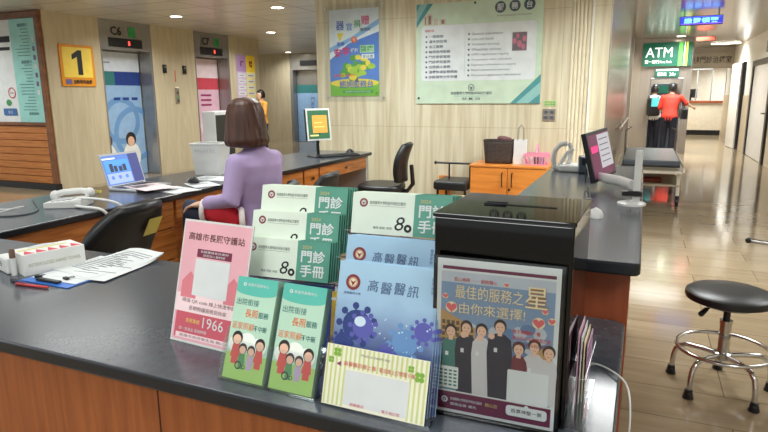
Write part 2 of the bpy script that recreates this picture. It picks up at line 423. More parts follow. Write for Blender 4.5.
# lifts
lift_steel = mat('lift steel', (160, 158, 156), 0.26, 0.6, stretch=(1, 1, 0.03), scale=20)
ad_blue = mat('ad pale blue', (150, 184, 222), 0.25); ad_blue2 = mat('ad mid blue', (112, 156, 206), 0.25); ad_white = mat('ad white blue', (214, 222, 234), 0.25)
ad_teal = mat('ad teal', (60, 124, 124), 0.25); ad_navy = mat('ad navy', (44, 68, 140), 0.25)
ad_pink = mat('ad pink', (226, 186, 206), 0.25); ad_rose = mat('ad rose band', (206, 80, 96), 0.25); ad_palepink = mat('ad pale pink', (238, 218, 226), 0.25); ad_mag = mat('ad magenta', (150, 50, 100), 0.3)
skin_p = mat('printed skin', (232, 190, 164), 0.4); hair_p = mat('printed hair', (42, 34, 34), 0.4)
red_led = emis('red led', (255, 70, 60), 2.0)
green_tile = mat('green marker', (52, 150, 84), 0.4)
def lift(n, y0, y1, code, kind):
    W = y1-y0; H = 2.22; D = 0.28
    b = MB()
    b.box(WL-D, WL-0.005, y0-0.001, y0+0.04, 0, H, lift_steel); b.box(WL-D, WL-0.005, y1-0.04, y1+0.001, 0, H, lift_steel)
    b.box(WL-D, WL-0.004, y0, y1, H, CZ, lift_steel)
    b.box(WL-D-0.10, WL-D-0.06, y0, y1, 0, H, lift_steel)
    d = struct(b.build('door_%d' % n, bevel=0.004))
    a = Art(0.0015); w2 = W-0.08
    if kind == 'blue':
        a.rect(0, 0, w2, H-0.03, ad_blue).layer(1).rect(0, 1.86, w2, H-0.03, ad_white).rect(0.0, 1.62, w2*0.45, 1.86, ad_teal).rect(w2*0.45, 1.62, w2, 1.86, ad_navy)
        for (px, py, r) in ((0.55, 1.0, 0.42), (0.85, 0.75, 0.5)): a.layer(1).ring(px, py, r-0.1, r, ad_blue2, 28)
        a.layer(2)
        for k in range(4): a.vtext('門診大樓'[k], 0.12, 1.50-k*0.17, 0.10, ad_navy)
        for k, px in enumerate((0.42, 0.62, 0.82)): a.rect(px, 1.36, px+0.14, 1.41, ad_navy)
        for px in (0.18, 0.72):
            a.layer(2).ell(px, 0.66, 0.12, 0.13, hair_p).layer(3).ell(px, 0.62, 0.08, 0.09, skin_p).layer(1).ell(px, 0.35, 0.2, 0.26, white)
        a.layer(2).rect(0.03, 2.0, 0.4, 2.02, inkgrey)
    else:
        a.rect(0, 0, w2, H-0.03, ad_pink).layer(1).rect(0, 1.80, w2, H-0.03, ad_palepink).rect(0, 1.56, w2, 1.80, ad_rose)
        a.layer(2)
        for k in range(3): a.rect(w2*0.42, 1.42-k*0.10, w2*0.75, 1.46-k*0.10, ad_mag)
        a.ell(0.10, 0.95, 0.07, 0.1, ad_palepink).ell(w2*0.55, 0.8, 0.2, 0.25, ad_palepink)
        for px in (0.15, 0.60): a.layer(3).ell(px, 0.70, 0.09, 0.10, hair_p)
    p = MB()
    p.box(WL-D-0.06, WL-D-0.035, y0+0.04, y0+W/2-0.003, 0.005, H-0.02, lift_steel); p.box(WL-D-0.06, WL-D-0.035, y0+W/2+0.003, y1-0.04, 0.005, H-0.02, lift_steel)
    p.art(a, FE(WL-D-0.034, y0+0.04, 0.01))
    q = p.build('sliding_leaf', d); q['label'] = ('blue' if kind == 'blue' else 'pink') + ' printed lift door leaves'
    s = Art(0.002); s.layer(1).text(code, 0.24, 0.23, 0.15, ink, 'l', bold=0.03).rect(0.62, 0.22, 0.78, 0.39, green_tile).rect(0.60, 0.08, 0.64, 0.15, red_led)
    MB().box(WL-0.006, WL, y0+0.18, y1-0.22, H+0.04, H+0.19, black).art(s, FE(WL-0.002, y0, H)).build('floor_indicator', d)
    return d
lift(1, *LIFTS[0], 'C6', 'blue'); lift(2, *LIFTS[1], 'C7', 'pink')

# lobby end wall with a third lift
b = MB(); YE = 16.0
b.box(-15.5, -10.12, YE, YE+0.3, 0, CZ, panel_wall); b.box(-8.7, -3.66, YE, YE+0.3, 0, CZ, panel_wall)
struct(b.build('wall_lobby_end'))
b = MB(); b.box(-10.12, -8.7, YE+0.02, YE+0.3, 2.2, CZ, lift_steel); b.box(-10.12, -10.02, YE+0.0, YE+0.3, 0, 2.2, lift_steel); b.box(-8.8, -8.7, YE, YE+0.3, 0, 2.2, lift_steel); b.box(-10.02, -8.8, YE+0.25, YE+0.3, 0, 2.2, lift_steel)
d3 = struct(b.build('door_3', bevel=0.004))
a = Art(0.002); a.rect(0, 0, 1.2, 2.18, ad_blue).layer(1).rect(0, 1.75, 1.2, 2.18, lift_steel).rect(0, 1.5, 1.2, 1.75, ad_teal).layer(2).vtext('門診大樓', 0.55, 1.25, 0.12, ad_navy)
MB().box(0, 1.2, 0, 0.02, 0, 2.18, lift_steel, T(-10.01, YE+0.225, 0.01)).art(a, FX(-10.01, YE+0.224, 0.01)).build('sliding_leaf', d3)
MB().box(-9.75, -9.1, YE+0.0, YE+0.019, 2.32, 2.48, black).build('floor_indicator', d3)

# right wall
wallw = mat('white wall paint', (236, 234, 230), 0.45, var=0.02); wain = mat('beige wainscot', (206, 190, 166), 0.35, var=0.04)
b = MB(); b.box(XR, XR+0.2, -4, 21.5, 1.35, CZ, wallw); struct(b.build('wall_right'))
b = MB(); b.box(XR-0.015, XR+0.2, -4, 21.5, 0, 1.35, wain); struct(b.build('trim_4'))
darkframe = mat('black door frame', (34, 33, 36), 0.35); leafgrey = mat('door leaf grey', (210, 206, 200), 0.35)
def rdoor(n, y0, y1):
    b = MB(); b.box(XR-0.06, XR-0.0151, y0, y0+0.16, 0, 2.12, darkframe); b.box(XR-0.06, XR-0.0151, y1-0.16, y1, 0, 2.12, darkframe); b.box(XR-0.06, XR-0.0151, y0+0.16, y1-0.16, 2.0, 2.12, darkframe)
    d = struct(b.build('door_%d' % n, bevel=0.004))
    MB().box(XR-0.03, XR-0.016, y0+0.16, y1-0.16, 0.01, 2.0, leafgrey).build('leaf', d)
    h = MB(); h.tube([(XR-0.03, y0+0.26, 1.0), (XR-0.09, y0+0.26, 1.0), (XR-0.09, y0+0.40, 1.0)], 0.012, darkmetal, 8); h.build('handle', d, smooth=True)
rdoor(4, 13.75, 16.15); rdoor(5, 9.0, 10.4)
# open white leaf at the end of the corridor
b = MB(); b.box(0, 0.05, 0, 0.95, 0.01, 2.15, wallw, T(2.16, 17.5, 0) @ RZ(5)); b.box(-0.012, 0.062, -0.03, 0.04, 0, 2.17, darkframe, T(2.2, 17.45, 0))
d6 = struct(b.build('door_6'))
MB().box(XR-0.10, XR-0.0151, 18.6, 18.8, 0, 2.15, darkframe).build('frame', d6)

# far room behind the header
b = MB(); b.box(0.98, XR+0.2, 20.0, 20.2, 2.12, CZ, mat('header wall', (168, 158, 146), 0.5)); struct(b.build('wall_far_header'))
b = MB(); b.box(0.4, 4.9, 26.0, 26.2, 0, CZ, mat('far room wall', (232, 222, 206), 0.5)); struct(b.build('wall_far'))
struct(MB().box(4.7, 4.9, 21.5, 26, 0, CZ, wallw).build('wall_far_side'))
struct(MB().box(XR, XR+0.3, 21.3, 21.5, 0, CZ, wallw).build('trim_5'))
struct(MB().box(XS-0.012, 0.98, 17.2, 26.0, 0, CZ, panel_wall).build('wall_corridor_far'))
# ================================================================== COUNTERS
def stone_top():
    m, nt, b = nt_new('dark speckled worktop')
    N = nt.nodes; L = nt.links
    tc = N.new('ShaderNodeTexCoord')
    n1 = N.new('ShaderNodeTexNoise'); n1.inputs['Scale'].default_value = 38; n1.inputs['Detail'].default_value = 6
    n2 = N.new('ShaderNodeTexVoronoi'); n2.inputs['Scale'].default_value = 170
    L.new(tc.outputs['Object'], n1.inputs['Vector']); L.new(tc.outputs['Object'], n2.inputs['Vector'])
    cr = N.new('ShaderNodeValToRGB'); cr.color_ramp.elements[0].position = 0.32; cr.color_ramp.elements[1].position = 0.70
    cr.color_ramp.elements[0].color = rgb((64, 69, 78)); cr.color_ramp.elements[1].color = rgb((74, 80, 88))
    L.new(n1.outputs['Fac'], cr.inputs[0])
    c2 = N.new('ShaderNodeValToRGB'); c2.color_ramp.elements[0].position = 0.05; c2.color_ramp.elements[1].position = 0.16
    c2.color_ramp.elements[0].color = (0.32, 0.33, 0.34, 1); c2.color_ramp.elements[1].color = (0, 0, 0, 1)
    L.new(n2.outputs['Distance'], c2.inputs[0])
    mx = N.new('ShaderNodeMix'); mx.data_type = 'RGBA'; mx.blend_type = 'ADD'; mx.inputs[0].default_value = 0.35
    L.new(cr.outputs[0], mx.inputs[6]); L.new(c2.outputs[0], mx.inputs[7]); L.new(mx.outputs[2], b.inputs['Base Color'])
    b.inputs['Roughness'].default_value = 0.2; b.inputs['Specular IOR Level'].default_value = 0.75
    return m
top_m = stone_top()
edge_m = mat('black worktop edge', (26, 29, 36), 0.3)
H = 0.83; TH = 0.034
def slab(name, x0, x1, y0, y1, h, parent, r=0.035, rc=(1, 1, 1, 1)):
    """worktop with rounded corners and a darker edge band"""
    P = []
    for i, (cx, cy, a) in enumerate(((x1-r, y1-r, 0), (x0+r, y1-r, 90), (x0+r, y0+r, 180), (x1-r, y0+r, 270))):
        if rc[i]:
            for k in range(7): w = math.radians(a+k*15); P.append((cx+r*math.cos(w), cy+r*math.sin(w)))
        else: P.append(((x1, y1), (x0, y1), (x0, y0), (x1, y0))[i])
    b = MB(); n = len(P)
    vs = [(p[0], p[1], h-TH) for p in P] + [(p[0], p[1], h) for p in P]
    b.add(vs, [tuple(range(n, 2*n))], top_m); b.add(vs, [tuple(reversed(range(n)))] + [(i, (i+1) % n, n+(i+1) % n, n+i) for i in range(n)], edge_m)
    # weld top to the sides
    me = b.build(name, parent)
    bm = bmesh.new(); bm.from_mesh(me.data); bmesh.ops.remove_doubles(bm, verts=bm.verts, dist=1e-5); bm.to_mesh(me.data); bm.free()
    m = me.modifiers.new('Bevel', 'BEVEL'); m.width = 0.006; m.segments = 3; m.limit_method = 'ANGLE'; m.angle_limit = math.radians(50)
    return me

XL = -3.36
rc = thing('reception_counter', 'long dark speckled counter with cherry wood front in the foreground', 'counter', (-1.7, 1.24, 0))
def P0(o, t): o.location = tuple(-c for c in t.location)     # part modelled in room coordinates
o = slab('worktop', XL, -0.004, 0.877, 1.60, H, rc, rc=(1, 0, 0, 1)); P0(o, rc)
b = MB()
b.box(XL+0.02, -0.03, 0.905, 0.93, 0.08, H-TH-0.001, cherry); b.box(XL+0.02, -0.03, 0.93, 0.95, 0.0, 0.08, edge_m)
for x in (-2.75, -1.85, -0.95): b.box(x-0.0015, x+0.0015, 0.9035, 0.906, 0.08, H-TH-0.001, mat('panel joint', (70, 36, 20), 0.6))
o = b.build('front_panel', rc); P0(o, rc)
for xa in (-0.055, XL+0.02):
    o = MB().box(xa, xa+0.025, 0.951, 1.595, 0.0, H-TH-0.001, cherry_d).build('end_panel', rc); P0(o, rc)

ra = thing('service_counter', 'higher dark topped counter arm running back along the corridor', 'counter', (-0.22, 2.65, 0))
o = slab('worktop', -0.47, 0.022, 1.555, 3.75, 1.0, ra, r=0.02); P0(o, ra)
b = MB().box(-0.44, 0.0, 1.607, 3.72, 0.0, 1.0-TH-0.001, cherry_d); o = b.build('body_panel', ra, bevel=0.002); P0(o, ra)

rw = thing('desk_worktop', 'long dark worktop of the rear desk carrying the laptop and white bin', 'counter', (-2.97, 3.66, 0))
o = slab('worktop', XL, -2.62, 1.603, 5.72, H, rw, rc=(1, 1, 0, 0)); P0(o, rw)
leggrey = mat('pale grey desk leg', (190, 188, 182), 0.4)
b = MB().box(XL+0.04, -2.66, 5.63, 5.69, 0, H-TH-0.001, leggrey); o = b.build('end_leg', rw, bevel=0.003); P0(o, rw)
b = MB().box(XL+0.04, XL+0.06, 1.62, 5.63, 0.1, H-TH-0.001, cherry_h); o = b.build('back_panel', rw); P0(o, rw)
brass = mat('dark brass', (120, 96, 60), 0.3, 0.9)
def drawer_unit(label, y0, y1, rows):
    t = thing('drawer_unit', label, 'drawer unit', (-2.98, (y0+y1)/2, 0))
    zt = H-TH-0.002; zb = rows[-1]
    o = MB().box(XL+0.065, -2.675, y0+0.005, y1-0.005, zb, zt, cherry_h).build('body', t); P0(o, t)
    z = zt
    for zz in rows:
        n = max(1, round((y1-y0)/0.75)) if zz > 0.6 else max(1, round((y1-y0)/0.5))
        for i in range(n):
            a = y0+0.008+(y1-y0-0.016)*i/n; c = y0+0.008+(y1-y0-0.016)*(i+1)/n
            d = MB().box(-2.674, -2.652, a+0.003, c-0.003, zz+0.004, z-0.006, cherry_h).build('drawer' if zz > 0.3 else 'door', t, bevel=0.002); P0(d, t)
            yk = (a+c)/2 if zz > 0.3 else c-0.06; zk = (z+zz)/2 if zz > 0.3 else z-0.12
            k = MB().lathe([(0.005, 0), (0.005, 0.012), (0.014, 0.018), (0.012, 0.028), (0.002, 0.031)], brass, 12, M=T(-2.6525, yk, zk) @ RY(90)).build('knob', d, smooth=True)
        z = zz
    return t
drawer_unit('wooden drawer unit under the desk below the white telephone', 1.63, 2.30, [0.62])
drawer_unit('wooden drawer unit with door under the laptop', 2.302, 2.80, [0.62, 0.42, 0.05])
drawer_unit('shallow wooden drawer row above the seated woman\'s knee space', 2.802, 4.35, [0.665])
drawer_unit('wooden drawer unit behind the middle black chair', 4.352, 4.62, [0.62, 0.05])
drawer_unit('shallow wooden drawer row at the far end of the desk beside the wall', 4.622, 5.625, [0.665])
# ================================================================== THINGS ON THE FRONT COUNTER
Z = H + 0.0005
# ---- pink standing notice
pink = mat('notice pink', (236, 178, 190), 0.35); pink2 = mat('notice deep pink', (222, 128, 140), 0.35); rose = mat('notice rose', (206, 92, 108), 0.35); plum = mat('plum ink', (120, 44, 70), 0.5); brownink = mat('brown ink', (96, 54, 52), 0.5); pinkpale = mat('notice pale pink', (250, 222, 226), 0.35)
t = thing('notice_stand', 'pink standing notice headed with brown characters and 1966 at left of the leaflets', 'sign stand', (-1.035, 1.045, Z), -4)
tilt = math.degrees(math.atan2(0.08, 0.29))
Mt = RX(-tilt)
b = MB().box(-0.004, 0.214, 0, 0.004, 0.001, 0.302, plastic_w, Mt)
a = Art(0.0002); a.rect(0, 0.006, 0.21, 0.297, pink).layer(1).rect(0.006, 0.012, 0.204, 0.075, rose).rect(0.0, 0.075, 0.21, 0.12, pinkpale)
for hx in (0.012, 0.150): a.poly([(hx, 0.11), (hx+0.05, 0.11), (hx+0.05, 0.15), (hx+0.025, 0.175), (hx, 0.15)], pink2)
a.layer(2)
a.text('高雄市長照守護站', 0.105, 0.252, 0.019, brownink, 'c', w=0.178, bold=0.015)
a.rect(0.05, 0.212, 0.160, 0.232, plum); a.rect(0.048, 0.118, 0.158, 0.208, paper)
a.text('掃描 QR code 線上快速申請', 0.105, 0.098, 0.011, brownink, 'c', w=0.17).text('長期照護服務到你家', 0.105, 0.081, 0.011, brownink, 'c', w=0.12)
a.layer(3).text('長照專線有你真好', 0.105, 0.223, 0.006, paper, 'c', w=0.09).text('快來加入我們吧', 0.105, 0.2145, 0.006, paper, 'c', w=0.07)
a.text('長照專線', 0.04, 0.05, 0.011, mat('notice yellow', (250, 214, 120), 0.4), 'l', w=0.045).text('1966', 0.095, 0.044, 0.026, paper, 'l', w=0.065, bold=0.03)
a.text('週一至週五 服務時間', 0.02, 0.030, 0.008, paper, 'l', w=0.09).layer(2).rect(0.012, 0.012, 0.198, 0.024, pinkpale).layer(3).text('高雄市政府衛生局 關心您', 0.105, 0.0145, 0.007, brownink, 'c', w=0.16)
b.art(a, Mt @ FX(0, -0.0002, 0)); b.build('notice_sheet', t)
MB().box(-0.004, 0.214, 0.12, 0.124, 0, 0.004, plastic_w).box(-0.004, 0.214, 0, 0.124, 0, 0.003, plastic_w).build('foot', t)
b = MB().box(0.06, 0.15, -0.002, 0.002, 0, 0.20, plastic_w, T(0, 0.122, 0.002) @ RX(11)); b.build('strut', t)

# ---- clear rack with two leaflet pockets
green_l = mat('leaflet mint', (184, 220, 198), 0.4); teal_l = mat('leaflet teal band', (92, 192, 176), 0.4); grass_l = mat('leaflet grass', (168, 208, 112), 0.4); cloud_l = mat('leaflet cloud', (240, 246, 240), 0.4)
tealink = mat('teal ink', (30, 104, 104), 0.5); orangeink = mat('orange ink', (226, 112, 44), 0.5); redcloth = mat('printed red', (214, 82, 76), 0.5); greencl = mat('printed green', (84, 150, 96), 0.5)
def leaflet_art():
    a = Art(0.00015); w, h = 0.104, 0.216
    a.rect(0, 0, w, h, green_l).layer(1).rect(0, h-0.030, w, h, teal_l).ell(w*0.5, h-0.030, w*0.5, 0.009, teal_l, 16, 180, 360)
    for cx, cy, r in ((0.02, 0.072, 0.018), (0.05, 0.08, 0.022), (0.08, 0.074, 0.02)): a.ell(cx, cy, r, r*0.9, cloud_l)
    a.rect(0, 0, w, 0.055, grass_l)
    a.layer(2).text('高雄市長照中心', 0.055, h-0.019, 0.007, paper, 'c', w=0.055).ring(0.02, h-0.0155, 0.002, 0.004, paper)
    a.text('出院銜接', 0.006, h-0.060, 0.014, tealink, 'l', w=0.058)
    a.text('長照', 0.033, h-0.085, 0.017, orangeink, 'l', w=0.033, bold=0.008).text('服務', 0.067, h-0.083, 0.013, tealink, 'l', w=0.026, bold=0.01)
    a.text('返家照顧', 0.004, h-0.112, 0.0155, orangeink, 'l', w=0.057).text('不中斷', 0.060, h-0.111, 0.012, tealink, 'l', w=0.034, bold=0.01)
    def fam(x, y, s, c):
        a.layer(2).rect(x-0.006*s, y-0.03*s, x+0.006*s, y, c).poly([(x-0.009*s, y-0.02*s), (x-0.006*s, y+0.001), (x+0.006*s, y+0.001), (x+0.009*s, y-0.02*s)], c)
        a.layer(3).ell(x, y+0.0085*s, 0.0098*s, 0.0105*s, hair_p).layer(4).ell(x, y+0.006*s, 0.0075*s, 0.0075*s, skin_p)
    fam(0.024, 0.074, 1.4, redcloth); fam(0.084, 0.068, 1.3, redcloth); fam(0.042, 0.056, 1.1, greencl); fam(0.064, 0.055, 1.05, mat('printed lilac', (190, 170, 200), 0.5))
    a.layer(4).ring(0.036, 0.030, 0.006, 0.0085, ink).ring(0.050, 0.028, 0.003, 0.0045, ink)
    return a, w, h
lt = math.degrees(math.atan2(0.075, 0.2))
rk = thing('leaflet_rack', 'clear acrylic rack with two pockets at the counter edge beside the pink notice', 'leaflet rack', (-0.79, 0.926, Z), -1.5)
b = MB()
Mr = RX(-lt)
b.box(-0.004, 0.236, 0.030, 0.033, 0.0, 0.20, acrylic, Mr)
b.box(-0.004, 0.236, -0.004, -0.001, 0.0, 0.085, acrylic, Mr)
b.box(-0.004, -0.001, -0.001, 0.030, 0.0, 0.11, acrylic, Mr); b.box(0.233, 0.236, -0.001, 0.030, 0.0, 0.11, acrylic, Mr); b.box(0.114, 0.117, -0.001, 0.030, 0.0, 0.085, acrylic, Mr)
b.build('pocket', rk)
MB().box(-0.004, 0.236, -0.004, 0.09, 0, 0.003, acrylic_edge).build('base', rk)
LA = leaflet_art()
def leaflet(x, k, label):
    a, w, h = LA
    t = thing('leaflet', label, 'leaflet', (0, 0, 0), -1.5, 'mint green care leaflets in the clear rack')
    q = Matrix.Translation(Vector((-0.79, 0.926, Z))) @ RZ(-1.5) @ Mr @ T(x, 0.0005+k*0.0045, 0.0045)
    t.matrix_world = q
    b = MB().box(0, w, 0, 0.003, 0, h, green_l).art(a, FX(0, -0.0001, 0)); b.build('printed_sheet', t)
for k in range(5):
    tags = ['front', 'second', 'third', 'fourth', 'rearmost'][k]
    leaflet(0.004, k, 'mint care leaflet, %s of the stack in the left pocket of the clear rack' % tags)
for k in range(5):
    tags = ['front', 'second', 'third', 'fourth', 'rearmost'][k]
    leaflet(0.123, k, 'mint care leaflet, %s of the stack in the right pocket of the clear rack' % tags)

# ---- outpatient booklets on tiers
cream_b = mat('booklet mint white', (226, 238, 224), 0.4); green_b = mat('booklet green', (88, 156, 136), 0.4); green_side = mat('booklet green edge', (70, 132, 116), 0.45); maroon = mat('maroon ink', (130, 44, 50), 0.5); greyb = mat('booklet grey ink', (86, 96, 96), 0.5); goldb = mat('gold ink', (214, 190, 120), 0.5)
BW, BH = 0.232, 0.093
def booklet_art():
    a = Art(0.00015)
    a.rect(0, 0, BW, BH, cream_b).layer(1).rect(BW*0.635, 0, BW, BH, green_b)
    a.layer(1).emblem(0.027, BH-0.023, 0.010, maroon, paper)
    a.layer(2).text('高雄醫學大學附設中和紀念醫院', 0.042, BH-0.026, 0.008, greyb, 'l', w=0.085)
    a.rect(0.042, BH-0.0295, 0.127, BH-0.029, greyb)
    a.text('傳承 創新 卓越', 0.053, 0.012, 0.006, greyb, 'l', w=0.045)
    a.text('8', 0.102, 0.011, 0.031, ink, 'l', w=0.021, bold=0.06, skew=0.22).ring(0.135, 0.017, 0.0035, 0.009, ink)
    a.text('2024', BW*0.69, BH-0.018, 0.008, goldb, 'l', w=0.024)
    a.text('門診', BW*0.815, BH-0.050, 0.029, paper, 'c', w=0.062, bold=0.02).text('手冊', BW*0.815, 0.009, 0.029, paper, 'c', w=0.062, bold=0.02)
    return a
BA = booklet_art()
tier_rack = thing('booklet_rack', 'clear stepped rack behind the leaflets holding green and white booklets', 'leaflet rack', (-0.76, 1.20, Z))
bars = MB()
TIERS = [(-0.872, 1.125, 0.995), (-0.866, 1.160, 1.055), (-0.860, 1.195, 1.113)]
RT = (-0.594, 1.170, 1.114)
def booklet_stack(x, y, z, n, where, base_rot):
    proto = None
    for k in range(n):
        lab = 'green and white booklet, %s %s' % (['front', 'second', 'third', 'fourth', 'fifth', 'sixth'][k], where)
        L = Matrix.Translation((x, y, z)) @ RZ(base_rot) @ RX(-14) @ T(k*0.0035, k*0.0055, k*0.0012)
        if proto is None:
            t = thing('booklet', lab, 'booklet', (0, 0, 0), 0, 'green and white outpatient booklets'); t.matrix_world = L
            b = MB().box(0, BW, 0, 0.005, 0, BH, cream_b).box(BW*0.635, BW+0.0004, -0.0001, 0.0051, 0, BH+0.0003, green_side).art(BA, FX(0, -0.00015, 0)); b.build('printed_cover', t)
            proto = t
        else:
            r = dup(proto, (0, 0, 0), None, lab); r.matrix_world = L
names = ['of the stack on the lowest left step', 'of the stack on the middle left step', 'of the stack on the top left step']
for (x, y, z), nm in zip(TIERS, names): booklet_stack(x, y, z, 5 if nm != names[1] else 5, nm, 4)
booklet_stack(*RT, 5, 'in the stack nearest the black box', 4)
# rack structure: base, back, steps and sides
c0 = Vector(tier_rack.location)
b = MB()
for i, (x, y, z) in enumerate(TIERS):
    M = T(*(Vector((x, y, z))-c0)) @ RZ(4) @ RX(-14)
    b.box(-0.006, BW+0.016, -0.006, 0.040, -0.006, -0.003, acrylic_edge, M); b.box(-0.006, BW+0.016, 0.037, 0.040, -0.006, 0.06, acrylic, M)
M = T(*(Vector(RT)-c0)) @ RZ(4) @ RX(-14)
b.box(-0.006, BW+0.016, -0.006, 0.040, -0.006, -0.003, acrylic_edge, M); b.box(-0.006, BW+0.016, 0.037, 0.040, -0.006, 0.06, acrylic, M)
b.build('step', tier_rack)
b = MB().box(-0.115, 0.415, 0.07, 0.075, 0, 0.26, acrylic).box(-0.115, 0.415, -0.08, 0.075, 0, 0.004, acrylic_edge)
for x in (-0.115, 0.145, 0.165, 0.412): b.box(x, x+0.003, -0.06, 0.07, 0.004, 0.20, acrylic)
b.build('frame', tier_rack)
# folded leaflets in other colours standing in the rack
def slip(x, y, z, c, label, rot=4, w=0.21, h=0.15):
    t = thing('folded_leaflet', label, 'leaflet', (x, y, z), rot, 'coloured leaflets behind the booklets')
    a = Art(0.0002); a.rect(0.004, 0.004, w-0.004, h-0.004, c); a.layer(1).rect(0.01, h-0.02, w-0.05, h-0.014, paper)
    MB().box(0, w, 0, 0.006, 0, h, c, RX(-14)).art(a, RX(-14) @ FX(0, -0.0002, 0)).build('printed_sheet', t)
bl = mat('leaflet blue', (66, 84, 170), 0.4); rd = mat('leaflet red', (204, 66, 54), 0.4); yl = mat('leaflet yellow', (232, 190, 70), 0.4); pp = mat('leaflet violet', (112, 108, 190), 0.4)
slip(-0.868, 1.108, 0.842, bl, 'blue leaflet standing just below the lowest left booklets', 4, 0.236, 0.15)
slip(-0.630, 1.150, 0.84, rd, 'red leaflet edge standing right of the lowest left booklets', 10, 0.03, 0.17)
slip(-0.626, 1.112, 0.84, yl, 'yellow leaflet edge standing right of the lowest left booklets', 10, 0.03, 0.14)
slip(-0.592, 1.155, 0.96, pp, 'violet leaflet showing between the right booklets and the magazines', 4, 0.224, 0.15)

# ---- magazines in a clear stepped holder
mag_c = mat('magazine pale blue', (176, 212, 238), 0.35); mag_d = mat('magazine mid blue', (104, 148, 200), 0.35); mag_n = mat('magazine navy', (44, 62, 128), 0.35); mag_v = mat('magazine violet', (90, 92, 176), 0.35); mag_lt = mat('magazine white blue', (206, 228, 244), 0.35)
MW, MH = 0.206, 0.272
mag_pic = zramp('magazine cover picture', [(0.10, (58, 70, 122)), (0.15, (92, 112, 158)), (0.19, (132, 160, 198)), (0.235, (160, 196, 226)), (0.30, (168, 206, 232))])
def mag_art(full):
    a = Art(0.00015)
    # printed cover picture: pale top fading in bands to deeper blue, virus shapes below
    a.rect(0, 0, MW, MH, mag_pic)
    a.layer(1)
    rr = random.Random(3)
    for (cx, cy, r, c) in ((0.048, 0.150, 0.030, mag_n), (0.062, 0.148, 0.022, mag_v), (0.150, 0.130, 0.026, mag_d), (0.02, 0.115, 0.016, mag_n), (0.185, 0.155, 0.018, mag_v), (0.115, 0.105, 0.014, mag_v)):
        a.ell(cx, cy, r, r, c)
        for q in range(9):
            w = q*2*PI/9+cx*50; a.ell(cx+math.cos(w)*r*1.25, cy+math.sin(w)*r*1.25, r*0.24, r*0.24, c, 8); a.poly([(cx+math.cos(w-0.08)*r*0.9, cy+math.sin(w-0.08)*r*0.9), (cx+math.cos(w+0.08)*r*0.9, cy+math.sin(w+0.08)*r*0.9), (cx+math.cos(w)*r*1.3, cy+math.sin(w)*r*1.3)], c)
    a.layer(2)
    a.ell(0.055, 0.158, 0.012, 0.010, mag_lt)
    for q in range(22): a.ell(rr.uniform(0.08, MW-0.005), rr.uniform(0.09, 0.17), *(rr.uniform(0.0008, 0.002),)*2, mag_lt, 6)
    a.emblem(0.032, MH-0.040, 0.0155, maroon, mat('emblem cream', (232, 214, 180), 0.4))
    a.layer(3).text('高雄醫學大學', 0.032, MH-0.064, 0.005, mag_n, 'c', w=0.036)
    for k, ch in enumerate('高醫醫訊'): a.text(ch, 0.074+k*0.0275, MH-0.054-0.002*(k % 2), 0.0225, mat('magazine title ink', (66, 92, 132), 0.5), 'c', skew=0.12)
    a.vtext('醫學新知', MW-0.010, MH-0.022, 0.007, mat('magazine side ink', (96, 130, 170), 0.5))
    return a
MA = mag_art(True)
mtilt = 16.0
mh = thing('magazine_holder', 'clear stepped acrylic holder at the counter edge left of the black box', 'leaflet rack', (-0.535, 0.918, Z), -1)
def mag_stack(x, y, z, n, where):
    proto = None
    for k in range(n):
        lab = 'pale blue magazine, %s of the stack in the %s step of the clear holder' % (['front', 'second', 'third', 'fourth'][k], where)
        L = Matrix.Translation((x, y, z)) @ RZ(1) @ RX(-mtilt) @ T(0.004*k, 0.004*k, 0.0012*k)
        if proto is None:
            t = thing('magazine', lab, 'magazine', (0, 0, 0), 0, 'pale blue hospital magazines'); t.matrix_world = L
            MB().box(0, MW, 0, 0.0035, 0, MH, mag_c).art(MA, FX(0, -0.0001, 0)).build('printed_cover', t); proto = t
        else:
            r = dup(proto, (0, 0, 0), None, lab); r.matrix_world = L
mag_stack(-0.530, 0.926, 0.838, 4, 'front')
mag_stack(-0.577, 1.052, 0.858, 4, 'rear')
Mm = RX(-mtilt)
b = MB()
b.box(-0.006, 0.222, -0.003, 0.0, 0, 0.112, acrylic, Mm); b.box(-0.006, 0.222, 0.030, 0.033, 0, 0.20, acrylic, Mm)
b.box(-0.006, -0.003, 0, 0.03, 0, 0.13, acrylic, Mm); b.box(0.219, 0.222, 0, 0.03, 0, 0.13, acrylic, Mm)
b.build('front_pocket', mh)
M2 = T(-0.046, 0.128, 0.022) @ Mm
b = MB().box(-0.006, 0.222, -0.003, 0.0, -0.006, 0.10, acrylic, M2).box(-0.006, 0.222, 0.030, 0.033, -0.006, 0.22, acrylic, M2).box(-0.006, 0.222, 0, 0.03, -0.006, -0.003, acrylic, M2)
b.build('rear_pocket', mh)
MB().box(-0.006, 0.222, -0.003, 0.03, 0, 0.003, acrylic_edge).box(-0.052, 0.176, 0.12, 0.18, 0, 0.003, acrylic_edge).build('base', mh)
